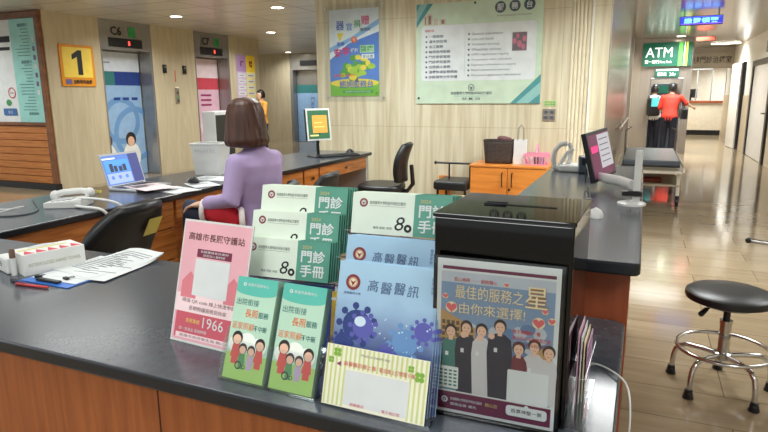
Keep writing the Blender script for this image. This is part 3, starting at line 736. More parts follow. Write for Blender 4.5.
# card in front of the magazines
cream_c = mat('card cream', (242, 240, 218), 0.45); stripe_c = mat('card green stripe', (206, 218, 150), 0.45); clover = mat('clover green', (130, 178, 66), 0.5); ppl = mat('card purple', (140, 60, 110), 0.5)
t = thing('card', 'cream striped card with green clovers on the front of the magazine holder', 'card', (0, 0, 0))
t.matrix_world = Matrix.Translation((-0.535, 0.918, Z)) @ RZ(-1) @ Mm @ T(0, -0.0055, 0.003)
a = Art(0.00015); cw, ch = 0.213, 0.116
a.rect(0, 0, cw, ch, cream_c).layer(1)
for k in range(22):
    x = 0.002+k*0.0097; a.rect(x, 0.075 if 4 < k < 18 else 0.002, x+0.0042, ch-0.001, stripe_c)
a.rrect(0.045, 0.006, 0.178, 0.072, 0.004, paper).layer(2)
for cx, cy, r in ((0.024, ch-0.014, 0.0055), (0.012, ch-0.030, 0.004), (0.178, ch-0.020, 0.004), (0.196, ch-0.032, 0.0062)):
    for w in (45, 135, 225, 315): a.ell(cx+r*math.cos(math.radians(w)), cy+r*math.sin(math.radians(w)), r*0.8, r*0.8, clover, 10)
a.text('Made in health day', 0.105, ch-0.016, 0.006, inkgrey, 'c', w=0.06)
a.text('高醫醫訊線上看', 0.040, ch-0.037, 0.009, inkred, 'l', w=0.068).text('歡迎線上訂閱電子報', 0.115, ch-0.037, 0.009, inkred, 'l', w=0.072)
a.poly([(0.024, ch-0.036), (0.034, ch-0.030), (0.034, ch-0.040)], ppl)
a.text('高醫醫訊', 0.076, 0.006, 0.006, inkred, 'c', w=0.03).text('電子報訂閱', 0.146, 0.006, 0.006, inkred, 'c', w=0.036)
MB().box(0, cw, 0, 0.0012, 0, ch, cream_c).art(a, FX(0, -0.0001, 0)).build('printed_card', t)

# ---- black ballot box
gloss_black = mat('gloss black acrylic', (5, 5, 6), 0.04, spec=0.45)
bx = thing('ballot_box', 'glossy black acrylic ballot box with a slot at the right end of the counter', 'ballot box', (-0.211, 1.125, Z), -1.5)
b = MB()
b.box(-0.124, 0.124, -0.120, 0.118, 0, 0.371, gloss_black)
b.build('body', bx, bevel=0.002)
b = MB().box(-0.127, 0.127, -0.123, 0.121, 0.3715, 0.379, gloss_black).build('lid', bx, bevel=0.0015)
slotm = mat('slot void', (3, 3, 4), 0.9)
MB().box(-0.045, 0.075, -0.006, 0.006, 0.3792, 0.3798, slotm).build('slot', bx)
MB().tube([(-0.062, 0.01, 0.381), (-0.062, -0.008, 0.381), (-0.02, -0.008, 0.381), (-0.02, 0.01, 0.381)], 0.0016, darkmetal, 8, closed=True).build('hasp', bx, smooth=True)
# poster holder standing against its front
sky1 = mat('poster sky', (128, 154, 186), 0.35); sky2 = mat('poster cloud', (190, 198, 208), 0.35); sky3 = mat('poster deep sky', (98, 128, 168), 0.35); brick_p = mat('poster building', (190, 150, 96), 0.4); win_p = mat('poster window', (96, 78, 62), 0.4); plum_p = mat('poster plum', (104, 26, 66), 0.4); gold_p = mat('poster gold', (240, 226, 188), 0.4); goldline = mat('poster title edge', (170, 120, 60), 0.4); heart_p = mat('poster heart', (226, 104, 108), 0.4); navy_p = mat('poster navy', (32, 36, 58), 0.4); coat_p = mat('poster coat', (206, 205, 208), 0.4); coat_s = mat('poster coat fold', (186, 186, 192), 0.4); teal_p = mat('poster scrubs', (60, 122, 116), 0.4); maroon_p = mat('poster maroon', (110, 36, 52), 0.4)
ph = thing('poster_holder', 'black backed poster holder with group photo leaning on the ballot box', 'sign stand', (-0.326, 0.978, Z), 1.5)
Mp = RX(-2.0)
PW, PH = 0.222, 0.302
b = MB().box(-0.006, PW+0.006, 0.0, 0.006, 0, PH+0.002, gloss_black, Mp).box(-0.006, PW+0.006, -0.012, 0.02, 0, 0.004, gloss_black); b.build('back_board', ph)
a = Art(0.00012)
a.rect(0.004, 0.006, PW-0.004, PH-0.004, paper).layer(1)
a.rect(0.012, PH-0.021, PW-0.010, PH-0.015, plum_p)
a.rect(0.010, 0.048, PW-0.010, PH-0.025, sky1)
a.rect(0.010, PH-0.045, PW-0.010, PH-0.025, sky2)
a.layer(2)
rr = random.Random(5)
for q in range(26):
    x = rr.uniform(0.03, PW-0.03); y = rr.uniform(0.13, PH-0.115); a.ell(x, y, rr.uniform(0.008, 0.02), rr.uniform(0.006, 0.012), sky2 if rr.random() < 0.55 else sky3, 12)
a.layer(3)
a.poly([(0.010, 0.07), (0.075, 0.07), (0.075, 0.175), (0.010, 0.205)], brick_p); a.poly([(PW-0.04, 0.07), (PW-0.010, 0.07), (PW-0.010, 0.16), (PW-0.04, 0.15)], brick_p)
a.layer(4)
for i in range(7):
    for j in range(9):
        x = 0.013+i*0.0088; y = 0.085+j*0.0115
        if y < 0.196-x*0.45: a.rect(x, y, x+0.006, y+0.0075, win_p)
a.rect(0.008, 0.010, PW-0.008, 0.045, plum_p)
def printed_person(x, base, top, w, coat, sleeve=None):
    h = top-base; hd = 0.0118
    a.layer(5).poly([(x-w*0.40, base), (x+w*0.40, base), (x+w*0.42, top-0.10*h), (x+w*0.5, top-0.42*h), (x+w*0.44, top-0.2*h), (x+0.010, top-0.028), (x-0.010, top-0.028), (x-w*0.44, top-0.20*h), (x-w*0.5, top-0.42*h)][:2] + [(x+w*0.5, top-0.42*h), (x+w*0.44, top-0.035), (x+0.008, top-0.025), (x-0.008, top-0.025), (x-w*0.44, top-0.035), (x-w*0.5, top-0.42*h)], coat)
    a.layer(6).rect(x-0.004, top-0.029, x+0.004, top-0.018, skin_p).ell(x, top-0.010, hd*0.95, hd*1.05, hair_p)
    a.layer(7).ell(x, top-0.0135, hd*0.72, hd*0.85, skin_p).rect(x-0.010, top-0.06, x-0.004, top-0.052, paper)
    a.layer(8)
    for dx in (-0.0035, 0.0035): a.ell(x+dx, top-0.0125, 0.0011, 0.0009, ink, 6)
    a.rect(x-0.003, top-0.0195, x+0.003, top-0.0188, inkred)
for (x, base, top, w, c) in ((0.030, 0.05, 0.176, 0.034, teal_p), (0.181, 0.05, 0.168, 0.040, coat_p), (0.206, 0.05, 0.160, 0.030, coat_p), (0.154, 0.05, 0.160, 0.032, maroon_p), (0.059, 0.048, 0.186, 0.042, navy_p), (0.087, 0.048, 0.184, 0.036, coat_p), (0.120, 0.048, 0.196, 0.046, navy_p)):
    printed_person(x, base, top, w, c)
a.layer(7)
for x, y in ((0.054, 0.160), (0.084, 0.158), (0.105, 0.165)): a.ell(x, y, 0.006, 0.006, skin_p, 10)
a.layer(8).rrect(0.006, 0.052, 0.046, 0.095, 0.002, mat('poster list panel', (224, 230, 226), 0.4))
for k in range(5):
    for j in range(4): a.layer(9).rect(0.010+j*0.009, 0.057+k*0.007, 0.016+j*0.009, 0.0605+k*0.007, teal_p)
a.layer(9).rrect(0.136, 0.046, 0.208, 0.108, 0.003, paper).rrect(0.136, 0.020, 0.208, 0.040, 0.006, paper)
a.poly([(0.166, 0.039), (0.172, 0.045), (0.178, 0.039)], paper)
a.layer(10).text('投票神聖一票', 0.172, 0.0265, 0.008, ink, 'c', w=0.054, bold=0.01)
a.emblem(0.021, 0.029, 0.0062, paper, plum_p)
a.layer(10).text('高雄醫學大學附設中和紀念醫院', 0.032, 0.029, 0.006, paper, 'l', w=0.06).text('關心您', 0.098, 0.028, 0.007, goldb, 'l', w=0.022).text('服務品質 優先', 0.032, 0.019, 0.0055, paper, 'l', w=0.05)
a.text('愛心無限 ── 服務醫心', 0.034, PH-0.042, 0.0072, inkred, 'l', w=0.078)
def heart(cx, cy, r):
    P = []
    for k in range(20):
        w = 2*PI*k/20; P.append((cx+r*math.sin(w)**3, cy+r*(0.81*math.cos(w)-0.31*math.cos(2*w)-0.12*math.cos(3*w)-0.06*math.cos(4*w))))
    a.poly(P, heart_p)
for L, g in ((9, 1.28), (10, 1.0)):
    a.layer(L)
    for cx, cy, r in ((0.030, PH-0.092, 0.010), (0.186, PH-0.102, 0.010), (0.018, PH-0.072, 0.005), (0.208, PH-0.096, 0.006), (0.196, PH-0.080, 0.005), (0.128, PH-0.040, 0.004)):
        if L == 9: a.ell(cx, cy, r*1.1, r*1.05, gold_p)
        else: heart(cx, cy, r)
a.layer(10).text('最佳的服務之', 0.036, PH-0.074, 0.025, goldline, 'l', w=0.122).text('星', 0.162, PH-0.077, 0.038, goldline, 'l', w=0.038, bold=0.03)
a.text('由你來選擇!', 0.044, PH-0.102, 0.021, goldline, 'l', w=0.118)
a.layer(11).text('最佳的服務之', 0.0365, PH-0.0737, 0.025, gold_p, 'l', w=0.122).text('星', 0.1615, PH-0.0765, 0.038, gold_p, 'l', w=0.038)
a.text('由你來選擇!', 0.0445, PH-0.1017, 0.021, gold_p, 'l', w=0.118)
a.text('投下神聖的一票', 0.142, PH-0.126, 0.008, inkred, 'l', w=0.048, bold=0.01).text('選出您心中的服務之星', 0.142, PH-0.137, 0.0075, inkred, 'l', w=0.066).text('活動即日起', 0.142, PH-0.147, 0.0055, maroon, 'l', w=0.06)
MB().box(0.002, PW-0.002, -0.0012, -0.0002, 0.004, PH-0.002, paper, Mp).art(a, Mp @ FX(0, -0.0013, 0)).build('poster', ph)
b = MB().box(-0.004, PW+0.004, -0.0065, -0.0045, 0.002, PH+0.004, acrylic, Mp); b.build('clear_front', ph)

# side pocket with leaflets on the right of the box
sp = thing('side_pocket', 'clear acrylic pocket standing against the right side of the ballot box', 'leaflet rack', (-0.058, 1.11, Z), -1.5)
b = MB()
for x in (-0.026, 0.0): b.box(x, x+0.002, -0.10, 0.11, 0, 0.10, acrylic)
b.box(-0.026, 0.002, -0.102, -0.10, 0, 0.10, acrylic); b.box(-0.026, 0.002, 0.11, 0.112, 0, 0.10, acrylic); b.box(-0.026, 0.002, -0.10, 0.11, 0, 0.002, acrylic_edge)
b.build('pocket', sp)
MB().box(0.0025, 0.0035, -0.09, -0.05, 0.015, 0.04, mat('pocket label pink', (226, 196, 200), 0.5)).build('label', sp)
cols = [mat('slip pink', (226, 176, 204), 0.5), paper, mat('slip cream', (236, 220, 186), 0.5), mat('slip mauve', (196, 160, 198), 0.5)]
labs = ['pink leaflet in the pocket on the right of the black box', 'white leaflet in the pocket on the right of the black box', 'cream leaflet in the pocket on the right of the black box', 'mauve leaflet in the pocket on the right of the black box']
for k in range(4):
    t = thing('leaflet', labs[k], 'leaflet', (-0.0815+k*0.005, 1.09+0.010*k, Z+0.003), -1.5, 'leaflets in the side pocket')
    a = Art(0.0003); a.rect(0.005, 0.10, 0.085, 0.105, maroon).rect(0.005, 0.08, 0.07, 0.085, inkgrey)
    MB().box(0, 0.0015, 0, 0.095, 0, 0.15-0.012*k, cols[k]).art(a, FE(0.0016, 0.0, 0)).build('printed_sheet', t)

# white cable over the end of the counter
def cable(name, pts, r, m, label, cat='cable'):
    cu = bpy.data.curves.new(name, 'CURVE'); cu.dimensions = '3D'; cu.bevel_depth = r; cu.bevel_resolution = 2
    s = cu.splines.new('NURBS'); s.points.add(len(pts)-1); s.use_endpoint_u = True; s.order_u = 4
    for p, q in zip(s.points, pts): p.co = (*q, 1)
    cu.materials.append(m)
    ob = bpy.data.objects.new(name, cu); COL.objects.link(ob)
    dg = bpy.context.evaluated_depsgraph_get(); dg.update()
    me = bpy.data.meshes.new_from_object(ob.evaluated_get(dg)); bpy.data.objects.remove(ob); bpy.data.curves.remove(cu)
    for p in me.polygons: p.use_smooth = True
    o = bpy.data.objects.new(name, me); COL.objects.link(o)
    return tag(o, label, cat)
cable('charging_cable', [(-0.10, 1.30, Z+0.003), (-0.05, 1.30, Z+0.004), (-0.02, 1.26, Z+0.008), (0.012, 1.22, H+0.01), (0.02, 1.18, H-0.03), (0.02, 1.16, H-0.10), (0.015, 1.14, H-0.2), (0.012, 1.12, H-0.45)], 0.0022, plastic_w, 'white cable looping over the right end of the front counter')

# ---- tissue box, clipboard, pens, papers at left
tb = thing('tissue_box', 'white paper towel box with pink triangles at the left of the counter', 'tissue box', (-1.90, 1.375, Z), -17)
cardm = mat('tissue card', (228, 230, 226), 0.5); tri = mat('tissue pink', (206, 52, 84), 0.5); triy = mat('tissue yellow green', (214, 206, 120), 0.5)
w, l, hh = 0.12, 0.20, 0.072
a = Art(0.0003)
for k in range(5): a.poly([(-l/2+0.008+k*0.038, 0.010), (-l/2+0.043+k*0.038, 0.010), (-l/2+0.025+k*0.038, 0.062)], tri)
a.rect(-l/2+0.01, 0.068, l/2-0.03, 0.085, triy)
c = Art(0.0003)
c.text('INTERFOLDED HAND TOWEL', 0, 0.028, 0.012, mat('tissue text', (150, 148, 110), 0.5), 'c', w=0.17)
MB().box(-w/2, w/2, -l/2, l/2, 0, hh, cardm).art(a, frame((w/2, 0, hh), (0, 1, 0), (-1, 0, 0))).art(c, FE(w/2, 0, 0)).build('carton', tb)
MB().grid(lambda u, v: (-0.045+(u-0.5)*0.014, (v-0.5)*0.10, hh+0.0012+0.004*math.sin(u*PI)*math.sin(v*PI)), 10, 10, paper).build('towel', tb, smooth=True, solid=0.001)
td = thing('label_holder', 'small white plastic label holder in front of the tissue box', 'desk holder', (-1.985, 1.285, Z), -17)
a = Art(0.0003); a.ring(0.02, 0.03, 0.006, 0.009, ink).rect(0.014, 0.029, 0.026, 0.031, ink)
MB().box(-0.05, 0.045, -0.02, 0.02, 0, 0.055, plastic_w).art(a, FX(-0.03, -0.02, 0)).build('body', td, bevel=0.006)
mk = thing('marker_pen', 'brown and white marker pen standing by the tissue box end', 'pen', (-1.925, 1.262, Z), 0)
MB().cyl((0, 0), 0.009, 0, 0.06, plastic_w, 14).build('barrel', mk, smooth=True); MB().lathe([(0.0095, 0.06), (0.0095, 0.085), (0.006, 0.092)], mat('pen brown cap', (110, 84, 70), 0.4), 14).build('cap', mk, smooth=True)

cbd = thing('clipboard', 'blue clipboard lying on the counter by the tissue box', 'clipboard', (-1.735, 1.39, Z), 0)
blue_c = mat('clipboard blue', (52, 112, 200), 0.35)
MB().box(-0.11, 0.11, -0.165, 0.15, 0, 0.003, blue_c).build('board', cbd, bevel=0.001)
MB().box(-0.05, 0.05, -0.155, -0.135, 0.0045, 0.012, darkmetal).build('clip', cbd, bevel=0.003)
def sheet(label, x, y, z, rz, w, l, curl=0.0, lines=12, m=None, group=None, tint=None, nm='paper_sheet'):
    t = thing(nm, label, 'paper', (x, y, z), rz, group)
    def fn(u, v):
        return ((u-0.5)*w, (v-0.5)*l, 0.0006+curl*max(0, v-0.55)**2*4*(0.3+0.7*u) + curl*0.15*math.sin(u*5)*v)
    b = MB().grid(fn, 10, 12, tint or paper)
    a = Art(0.0004); rr = random.Random(lines+int(100*w))
    for k in range(lines):
        yy = l*0.40-k*l*0.4/lines; a.rect(-w*0.42, yy, -w*0.42+w*rr.uniform(0.3, 0.8), yy+0.003, inkgrey)
    if not curl: b.art(a, T(0, 0, 0.001))
    else:
        for k in range(lines):
            v0 = 0.88-k*0.75/lines; u1 = 0.1+rr.uniform(0.3, 0.8); us = [0.1+(u1-0.1)*q/6 for q in range(7)]
            vs = []
            for q in us:
                for vv in (v0, v0+0.008): p = fn(q, vv); vs.append((p[0], p[1], p[2]+0.0012))
            b.add(vs, [(2*q, 2*q+2, 2*q+3, 2*q+1) for q in range(6)], inkgrey)
    b.build('printed_sheet' if lines else 'sheet', t, solid=0.0006)
    return t
sheet('form clipped on the blue clipboard', -1.735, 1.40, Z+0.0037, 1, 0.205, 0.285, 0, 14)
sheet('white paper with curled far corner lying beyond the clipboard', -1.715, 1.475, Z+0.006, -9, 0.21, 0.297, 0.03, 16)
sheet('second white paper peeping out under the curled paper', -1.685, 1.45, Z+0.0048, 6, 0.21, 0.297, 0.02, 10)
def pen(label, x, y, rz, c1, c2):
    t = thing('ballpoint_pen', label, 'pen', (x, y, Z+0.0045), rz, 'pens by the clipboard')
    M = RY(90)
    MB().lathe([(0.001, -0.07), (0.0035, -0.06), (0.0042, -0.055), (0.0042, 0.06), (0.003, 0.065)], c1, 12, M=M).build('barrel', t, smooth=True)
    MB().lathe([(0.0048, -0.068), (0.0048, -0.03)], c2, 12, M=M).build('cap', t, smooth=True); MB().box(-0.066, -0.03, -0.001, 0.001, 0.004, 0.006, c2).build('pocket_clip', t)
pen('navy pen at the near edge of the blue clipboard', -1.80, 1.205, -4, mat('pen navy', (38, 52, 110), 0.35), mat('pen dark navy', (24, 28, 50), 0.35))
pen('red pen at the near edge of the blue clipboard', -1.745, 1.195, 6, mat('pen red', (190, 50, 52), 0.35), mat('pen dark red', (150, 34, 40), 0.35))
def bclip(label, x, y, rz):
    t = thing('binder_clip', label, 'clip', (x, y, Z+0.0055), rz, 'black clips on the clipboard form')
    MB().prism([(-0.012, 0), (0.012, 0), (0.009, 0.012), (-0.009, 0.012)], 0, 0.008, black).build('body', t, bevel=0.001)
    MB().tube([(-0.006, 0.012, 0.004), (-0.006, 0.032, 0.003), (0.006, 0.032, 0.003), (0.006, 0.012, 0.004)], 0.001, darkmetal, 6).build('handle', t)
bclip('black clip on the left side of the clipboard form', -1.80, 1.255, 20); bclip('black clip near the middle of the clipboard form', -1.70, 1.275, -10)
# ================================================================== THINGS ON THE REAR DESK
# ---- laptop: hinge along the room's depth, screen towards the visitor side
silver = mat('laptop silver', (196, 198, 202), 0.3, 0.5)
lp = thing('laptop', 'open silver laptop with a blue picture on its screen on the rear desk', 'laptop', (-3.14, 2.90, Z), 3)
MB().box(0, 0.225, -0.165, 0.165, 0, 0.016, silver).build('keyboard_base', lp, bevel=0.004)
kb = MB()
for i in range(5):
    for j in range(13): kb.box(0.03+i*0.019, 0.046+i*0.019, -0.145+j*0.0222, -0.127+j*0.0222, 0.0162, 0.0182, black)
kb.build('keys', lp)
scr_b = emis('screen blue', (92, 128, 200), 0.55); scr_n = emis('screen navy panel', (70, 76, 132), 0.5); scr_s = emis('screen sky', (84, 150, 226), 0.7); scr_w = emis('screen white', (226, 232, 244), 0.7); scr_d = emis('screen dark', (60, 66, 90), 0.4); scr_p = emis('screen pale', (158, 178, 228), 0.6)
Ml = T(0.003, 0, 0.016) @ RY(-16)
a = Art(0.0006); a.rect(0.008, 0.012, 0.322, 0.208, scr_b).layer(1).rect(0.235, 0.012, 0.322, 0.208, scr_n).rect(0.02, 0.095, 0.225, 0.175, scr_s).rect(0.02, 0.02, 0.225, 0.088, scr_p).rect(0.012, 0.182, 0.12, 0.192, scr_w).layer(2)
for x, w_, h_ in ((0.055, 0.03, 0.055), (0.09, 0.028, 0.04), (0.13, 0.03, 0.035), (0.165, 0.03, 0.045)): a.rect(x, 0.098, x+w_, 0.098+h_, scr_d)
for x in (0.06, 0.12, 0.18): a.ell(x, 0.06, 0.013, 0.013, scr_b)
MB().box(-0.006, 0.0, -0.165, 0.165, 0, 0.222, silver, Ml).box(0.0, 0.0008, -0.163, 0.163, 0.002, 0.220, mat('laptop bezel', (206, 208, 212), 0.35), Ml).art(a, Ml @ FE(0.001, -0.165, 0)).build('screen', lp)
MB().tube([(0.0, -0.14, 0.016), (0.0, 0.14, 0.016)], 0.006, darkmetal, 10).build('hinge', lp)
pinkpaper = mat('pale pink paper', (240, 220, 222), 0.6)
sheet('pale pink form spread over the laptop keys at its near side', -2.90, 2.86, Z+0.02, 72, 0.22, 0.30, 0, 12, tint=pinkpaper)
sheet('white paper on the desk edge right of the laptop', -2.745, 2.92, Z, 76, 0.20, 0.28, 0, 10)
sheet('white paper lying between the laptop and the black mouse', -2.74, 3.17, Z, 60, 0.18, 0.24, 0, 8)
sheet('large white paper in front of the seated woman', -2.86, 3.45, Z, 95, 0.22, 0.32, 0, 10)
def mouse(label, x, y, z, rz, m, s=1.0):
    t = thing('computer_mouse', label, 'mouse', (x, y, z), rz)
    def fn(u, v):
        w = 2*PI*u; k = math.sin(v*PI/2); r = math.cos(v*PI/2*0.98)
        return (0.031*s*r*math.cos(w), 0.055*s*r*math.sin(w), 0.034*s*(k**0.9)*(1-0.15*math.sin(w)))
    MB().grid(fn, 18, 8, m).build('shell', t, smooth=True)
    MB().cbox((0, 0.028*s, 0.029*s), (0.005, 0.016, 0.008), darkmetal).build('wheel', t, bevel=0.002)
    return t
mouse('black computer mouse on the desk left of the seated woman', -2.86, 3.22, Z, 60, black, 1.15)
# items behind the laptop
t = thing('lanyard', 'yellow lanyard coiled beside the laptop', 'lanyard', (-3.13, 2.66, Z))
pts = [(0.07*math.cos(k*0.5)*(1+0.1*k/20)-0.03, 0.035*math.sin(k*0.5)-0.03, 0.003+0.0006*k) for k in range(24)]
MB().tube(pts, 0.004, mat('lanyard yellow', (206, 196, 70), 0.6), 6, side=(0, 0, 1), sx=0.4).build('strap', t, smooth=True)
# ---- white desk telephone
def telephone(label, x, y, z, rz, body_m):
    t = thing('telephone', label, 'telephone', (x, y, z), rz)
    MB().prism([(-0.085, -0.10), (0.085, -0.10), (0.085, 0.10), (-0.085, 0.10)], 0, 0.03, body_m).add([(-0.08, -0.095, 0.03), (0.08, -0.095, 0.03), (0.08, 0.095, 0.048), (-0.08, 0.095, 0.048), (-0.085, -0.1, 0.03), (0.085, -0.1, 0.03), (0.085, 0.1, 0.03), (-0.085, 0.1, 0.03)], [(0, 1, 2, 3), (4, 5, 1, 0), (5, 6, 2, 1), (6, 7, 3, 2), (7, 4, 0, 3)], body_m).build('body', t, bevel=0.004)
    hs = MB(); hs.tube([(-0.055, -0.10, 0.052), (-0.055, -0.05, 0.068), (-0.055, 0.05, 0.076), (-0.055, 0.10, 0.066)], [0.02, 0.017, 0.017, 0.02], body_m, 12)
    hs.capsule([(-0.055, -0.095, 0.045), (-0.055, -0.095, 0.052)], [0.027, 0.027], body_m, 14); hs.capsule([(-0.055, 0.095, 0.058), (-0.055, 0.095, 0.066)], [0.027, 0.027], body_m, 14); hs.build('handset', t, smooth=True)
    k = MB()
    for i in range(3):
        for j in range(4): k.cbox((0.005+i*0.025, -0.06+j*0.03, 0.037+j*0.0027), (0.017, 0.018, 0.008), mat('phone key grey', (190, 192, 196), 0.4))
    k.build('keypad', t, bevel=0.002)
    return t
ph1 = telephone('white desk telephone with a hanging cord on the rear desk at left', -2.90, 2.26, Z, -62, plastic_w)
pts = []
for k in range(60):
    f = k/59; x = -2.74+0.16*math.sin(f*PI*0.55); y = 2.30+0.04*f; z = H+0.045-0.16*math.sin(f*PI)**1.2*(1 if f < 1 else 0)
    pts.append((x+0.006*math.cos(k*2.2), y+0.006*math.sin(k*2.2), z+0.0))
o = cable('phone_cord', [(-2.80, 2.24, H+0.05), (-2.74, 2.28, H+0.05), (-2.64, 2.35, H+0.03), (-2.585, 2.38, H-0.03), (-2.58, 2.37, H-0.10), (-2.585, 2.33, H-0.13), (-2.59, 2.28, H-0.09), (-2.60, 2.24, H-0.01), (-2.63, 2.22, H+0.014), (-2.70, 2.21, H+0.012), (-2.80, 2.22, H+0.012)], 0.008, plastic_w, 'white curly telephone cord hanging over the rear desk edge')
o.data.materials[0] = plastic_w
cable('network_cable', [(-3.30, 2.05, Z+0.003), (-3.1, 2.0, Z+0.003), (-2.98, 2.08, Z+0.02), (-2.9, 1.98, Z+0.05), (-3.0, 1.9, Z+0.004), (-3.2, 1.85, Z+0.004), (-3.3, 1.7, Z+0.003)], 0.003, plastic_w, 'white cable curving over the rear desk left of the telephone')
cable('power_cable', [(-3.28, 1.95, Z+0.003), (-3.0, 1.86, Z+0.003), (-2.85, 1.95, Z+0.003), (-2.9, 2.1, Z+0.003), (-3.1, 2.2, Z+0.003), (-3.25, 2.3, Z+0.003)], 0.004, mat('grey cable', (70, 74, 80), 0.5), 'dark grey cable on the rear desk under the white cable')
# ---- white basket and white monitor behind it
wb = thing('waste_basket', 'white plastic basket standing on the rear desk left of the woman', 'basket', (-3.06, 3.66, Z), 10)
def bk(u, v):
    s0 = 0.098+0.022*v
    P = [(1, -0.75), (1, 0.75), (-1, 0.75), (-1, -0.75)]
    q = u*4; i = int(q) % 4; f = q-int(q); a0 = P[i]; a1 = P[(i+1) % 4]
    return ((a0[0]+(a1[0]-a0[0])*f)*s0, (a0[1]+(a1[1]-a0[1])*f)*s0, v*0.235)
MB().grid(bk, 16, 4, plastic_w).box(-0.098, 0.098, -0.073, 0.073, 0, 0.003, plastic_w).build('bin', wb, solid=0.003)
b = MB(); s0 = 0.122
b.tube([(s0, -s0*0.75, 0.235), (s0, s0*0.75, 0.235), (-s0, s0*0.75, 0.235), (-s0, -s0*0.75, 0.235)], 0.007, plastic_w, 8, closed=True); b.build('rim', wb)
b = MB()
for k in range(7): b.cbox((-0.075+k*0.025, -0.0905, 0.19), (0.012, 0.006, 0.02), mat('basket slot shade', (206, 208, 208), 0.5))
b.build('slots', wb)
wm = thing('computer_monitor', 'white backed computer monitor standing behind the white basket', 'monitor', (-3.15, 3.95, Z), 0)
b = MB().box(-0.10, 0.01, -0.17, 0.17, 0.10, 0.475, plastic_w); b.build('housing', wm, bevel=0.008)
MB().box(0.010, 0.014, -0.155, 0.155, 0.115, 0.445, black).build('screen', wm); MB().box(-0.03, 0.0, -0.03, 0.03, 0.01, 0.14, plastic_w).box(-0.10, 0.09, -0.11, 0.11, 0, 0.014, plastic_w).build('stand', wm, bevel=0.004)
wm.rotation_euler.z = math.radians(12)
# ---- far monitor with the green and orange picture
fm = thing('computer_monitor', 'grey monitor showing a green and orange picture at the far end of the desk', 'monitor', (-2.885, 5.07, Z), -30)
Mf = RY(-6)
scg = emis('screen green', (46, 100, 66), 0.4); sco = emis('screen orange', (226, 152, 66), 0.55); scy = emis('screen yellow text', (250, 224, 130), 0.8)
a = Art(0.0008); a.rect(0.012, 0.012, 0.248, 0.288, scg).layer(1).rect(0.06, 0.07, 0.225, 0.24, sco).rect(0.03, 0.04, 0.12, 0.052, scy).layer(2).rect(0.08, 0.125, 0.19, 0.131, scy).rect(0.08, 0.165, 0.17, 0.171, scy)
MB().box(-0.04, 0.0, -0.13, 0.13, 0.165, 0.465, black, Mf).box(0.0, 0.006, -0.134, 0.134, 0.16, 0.47, plastic_w, Mf).art(a, Mf @ FE(0.0065, -0.13, 0.165)).build('screen', fm, bevel=0.002)
b = MB(); b.tube([(-0.05, 0, 0.01), (-0.055, 0, 0.12), (-0.03, 0, 0.24)], 0.016, darkmetal, 10); b.box(-0.12, 0.06, -0.09, 0.09, 0, 0.012, darkmetal); b.build('stand', fm, bevel=0.003)
t = thing('computer_keyboard', 'black keyboard in front of the green screened far monitor', 'keyboard', (-2.745, 5.16, Z), -35)
MB().box(-0.07, 0.07, -0.21, 0.21, 0, 0.02, black).build('case', t, bevel=0.004)
kb = MB()
for i in range(5):
    for j in range(15): kb.box(-0.06+i*0.024, -0.042+i*0.024, -0.2+j*0.0265, -0.178+j*0.0265, 0.0202, 0.026, mat('key dark grey', (44, 46, 50), 0.5))
kb.build('keys', t)
mouse('black mouse at the far end of the rear desk', -2.74, 5.42, Z, 20, black, 1.5)

# ================================================================== OFFICE CHAIRS
def office_chair(label, loc, rz, sz=0.52, group=None, back_h=0.40, back_lift=0.12, recl=0.06):
    t = thing('office_chair', label, 'chair', loc, rz, group)
    def pad(u, v):
        x = (u-0.5)*2; y = (v-0.5)*2
        return (x, y, 0)
    # seat: rounded pad
    P = []
    for k in range(32):
        w = 2*PI*k/32; c, s = math.cos(w), math.sin(w); e = 0.6
        P.append((0.235*math.copysign(abs(c)**e, c), 0.225*math.copysign(abs(s)**e, s)))
    MB().prism(P, sz-0.07, sz, blacksoft).build('seat', t, bevel=0.025, smooth=True, seg=3)
    # backrest: curved padded shell
    zb = sz+back_lift
    def fr(u, v):
        hw = 0.205*(1-0.45*max(0, (v-0.55)/0.45)**2)*(0.82+0.18*min(1, v/0.25))
        x = (u-0.5)*2
        return (x*hw, -0.235-recl*v+0.05*x*x+0.03*math.sin(v*PI), zb+v*back_h)
    o = MB().grid(fr, 12, 14, blacksoft).build('backrest', t, smooth=True, solid=0.05); 
    b = MB(); b.tube([(0, -0.05, sz-0.08), (0, -0.26, sz-0.07), (0, -0.315, sz+0.0), (0, -0.30, zb+0.16)], [0.02, 0.022, 0.022, 0.02], black, 8, side=(1, 0, 0), sx=1.6); b.build('back_support', t, smooth=True)
    MB().cyl((0, 0), 0.028, 0.10, sz-0.07, black, 14).cyl((0, 0), 0.018, sz-0.2, sz-0.06, chrome, 12).box(-0.09, 0.09, -0.11, 0.11, sz-0.09, sz-0.071, black).build('column', t)
    for k in range(5):
        w = 2*PI*k/5+0.3; c, s = math.cos(w), math.sin(w)
        l = MB().tube([(0, 0, 0.13), (c*0.15, s*0.15, 0.115), (c*0.29, s*0.29, 0.075)], [0.03, 0.024, 0.016], black, 8).build('leg', t, smooth=True)
        MB().tube([(c*0.29-s*0.022, s*0.29+c*0.022, 0.031), (c*0.29+s*0.022, s*0.29-c*0.022, 0.031)], 0.03, black, 14).cyl((c*0.29, s*0.29), 0.008, 0.03, 0.078, darkmetal, 8).build('caster', l)
    return t
ch1 = office_chair('black office chair with a yellow sticker on its back in front of the drawers', (-2.43, 1.90, 0), 92, 0.49, None, 0.39, 0.08, 0.22)
a = Art(0.0005); a.rect(0, 0, 0.085, 0.095, mat('sticker yellow', (226, 214, 110), 0.5)).layer(1).rect(0.01, 0.06, 0.07, 0.066, inkgrey).rect(0.01, 0.04, 0.06, 0.046, inkgrey).rect(0.01, 0.02, 0.05, 0.026, inkgrey)
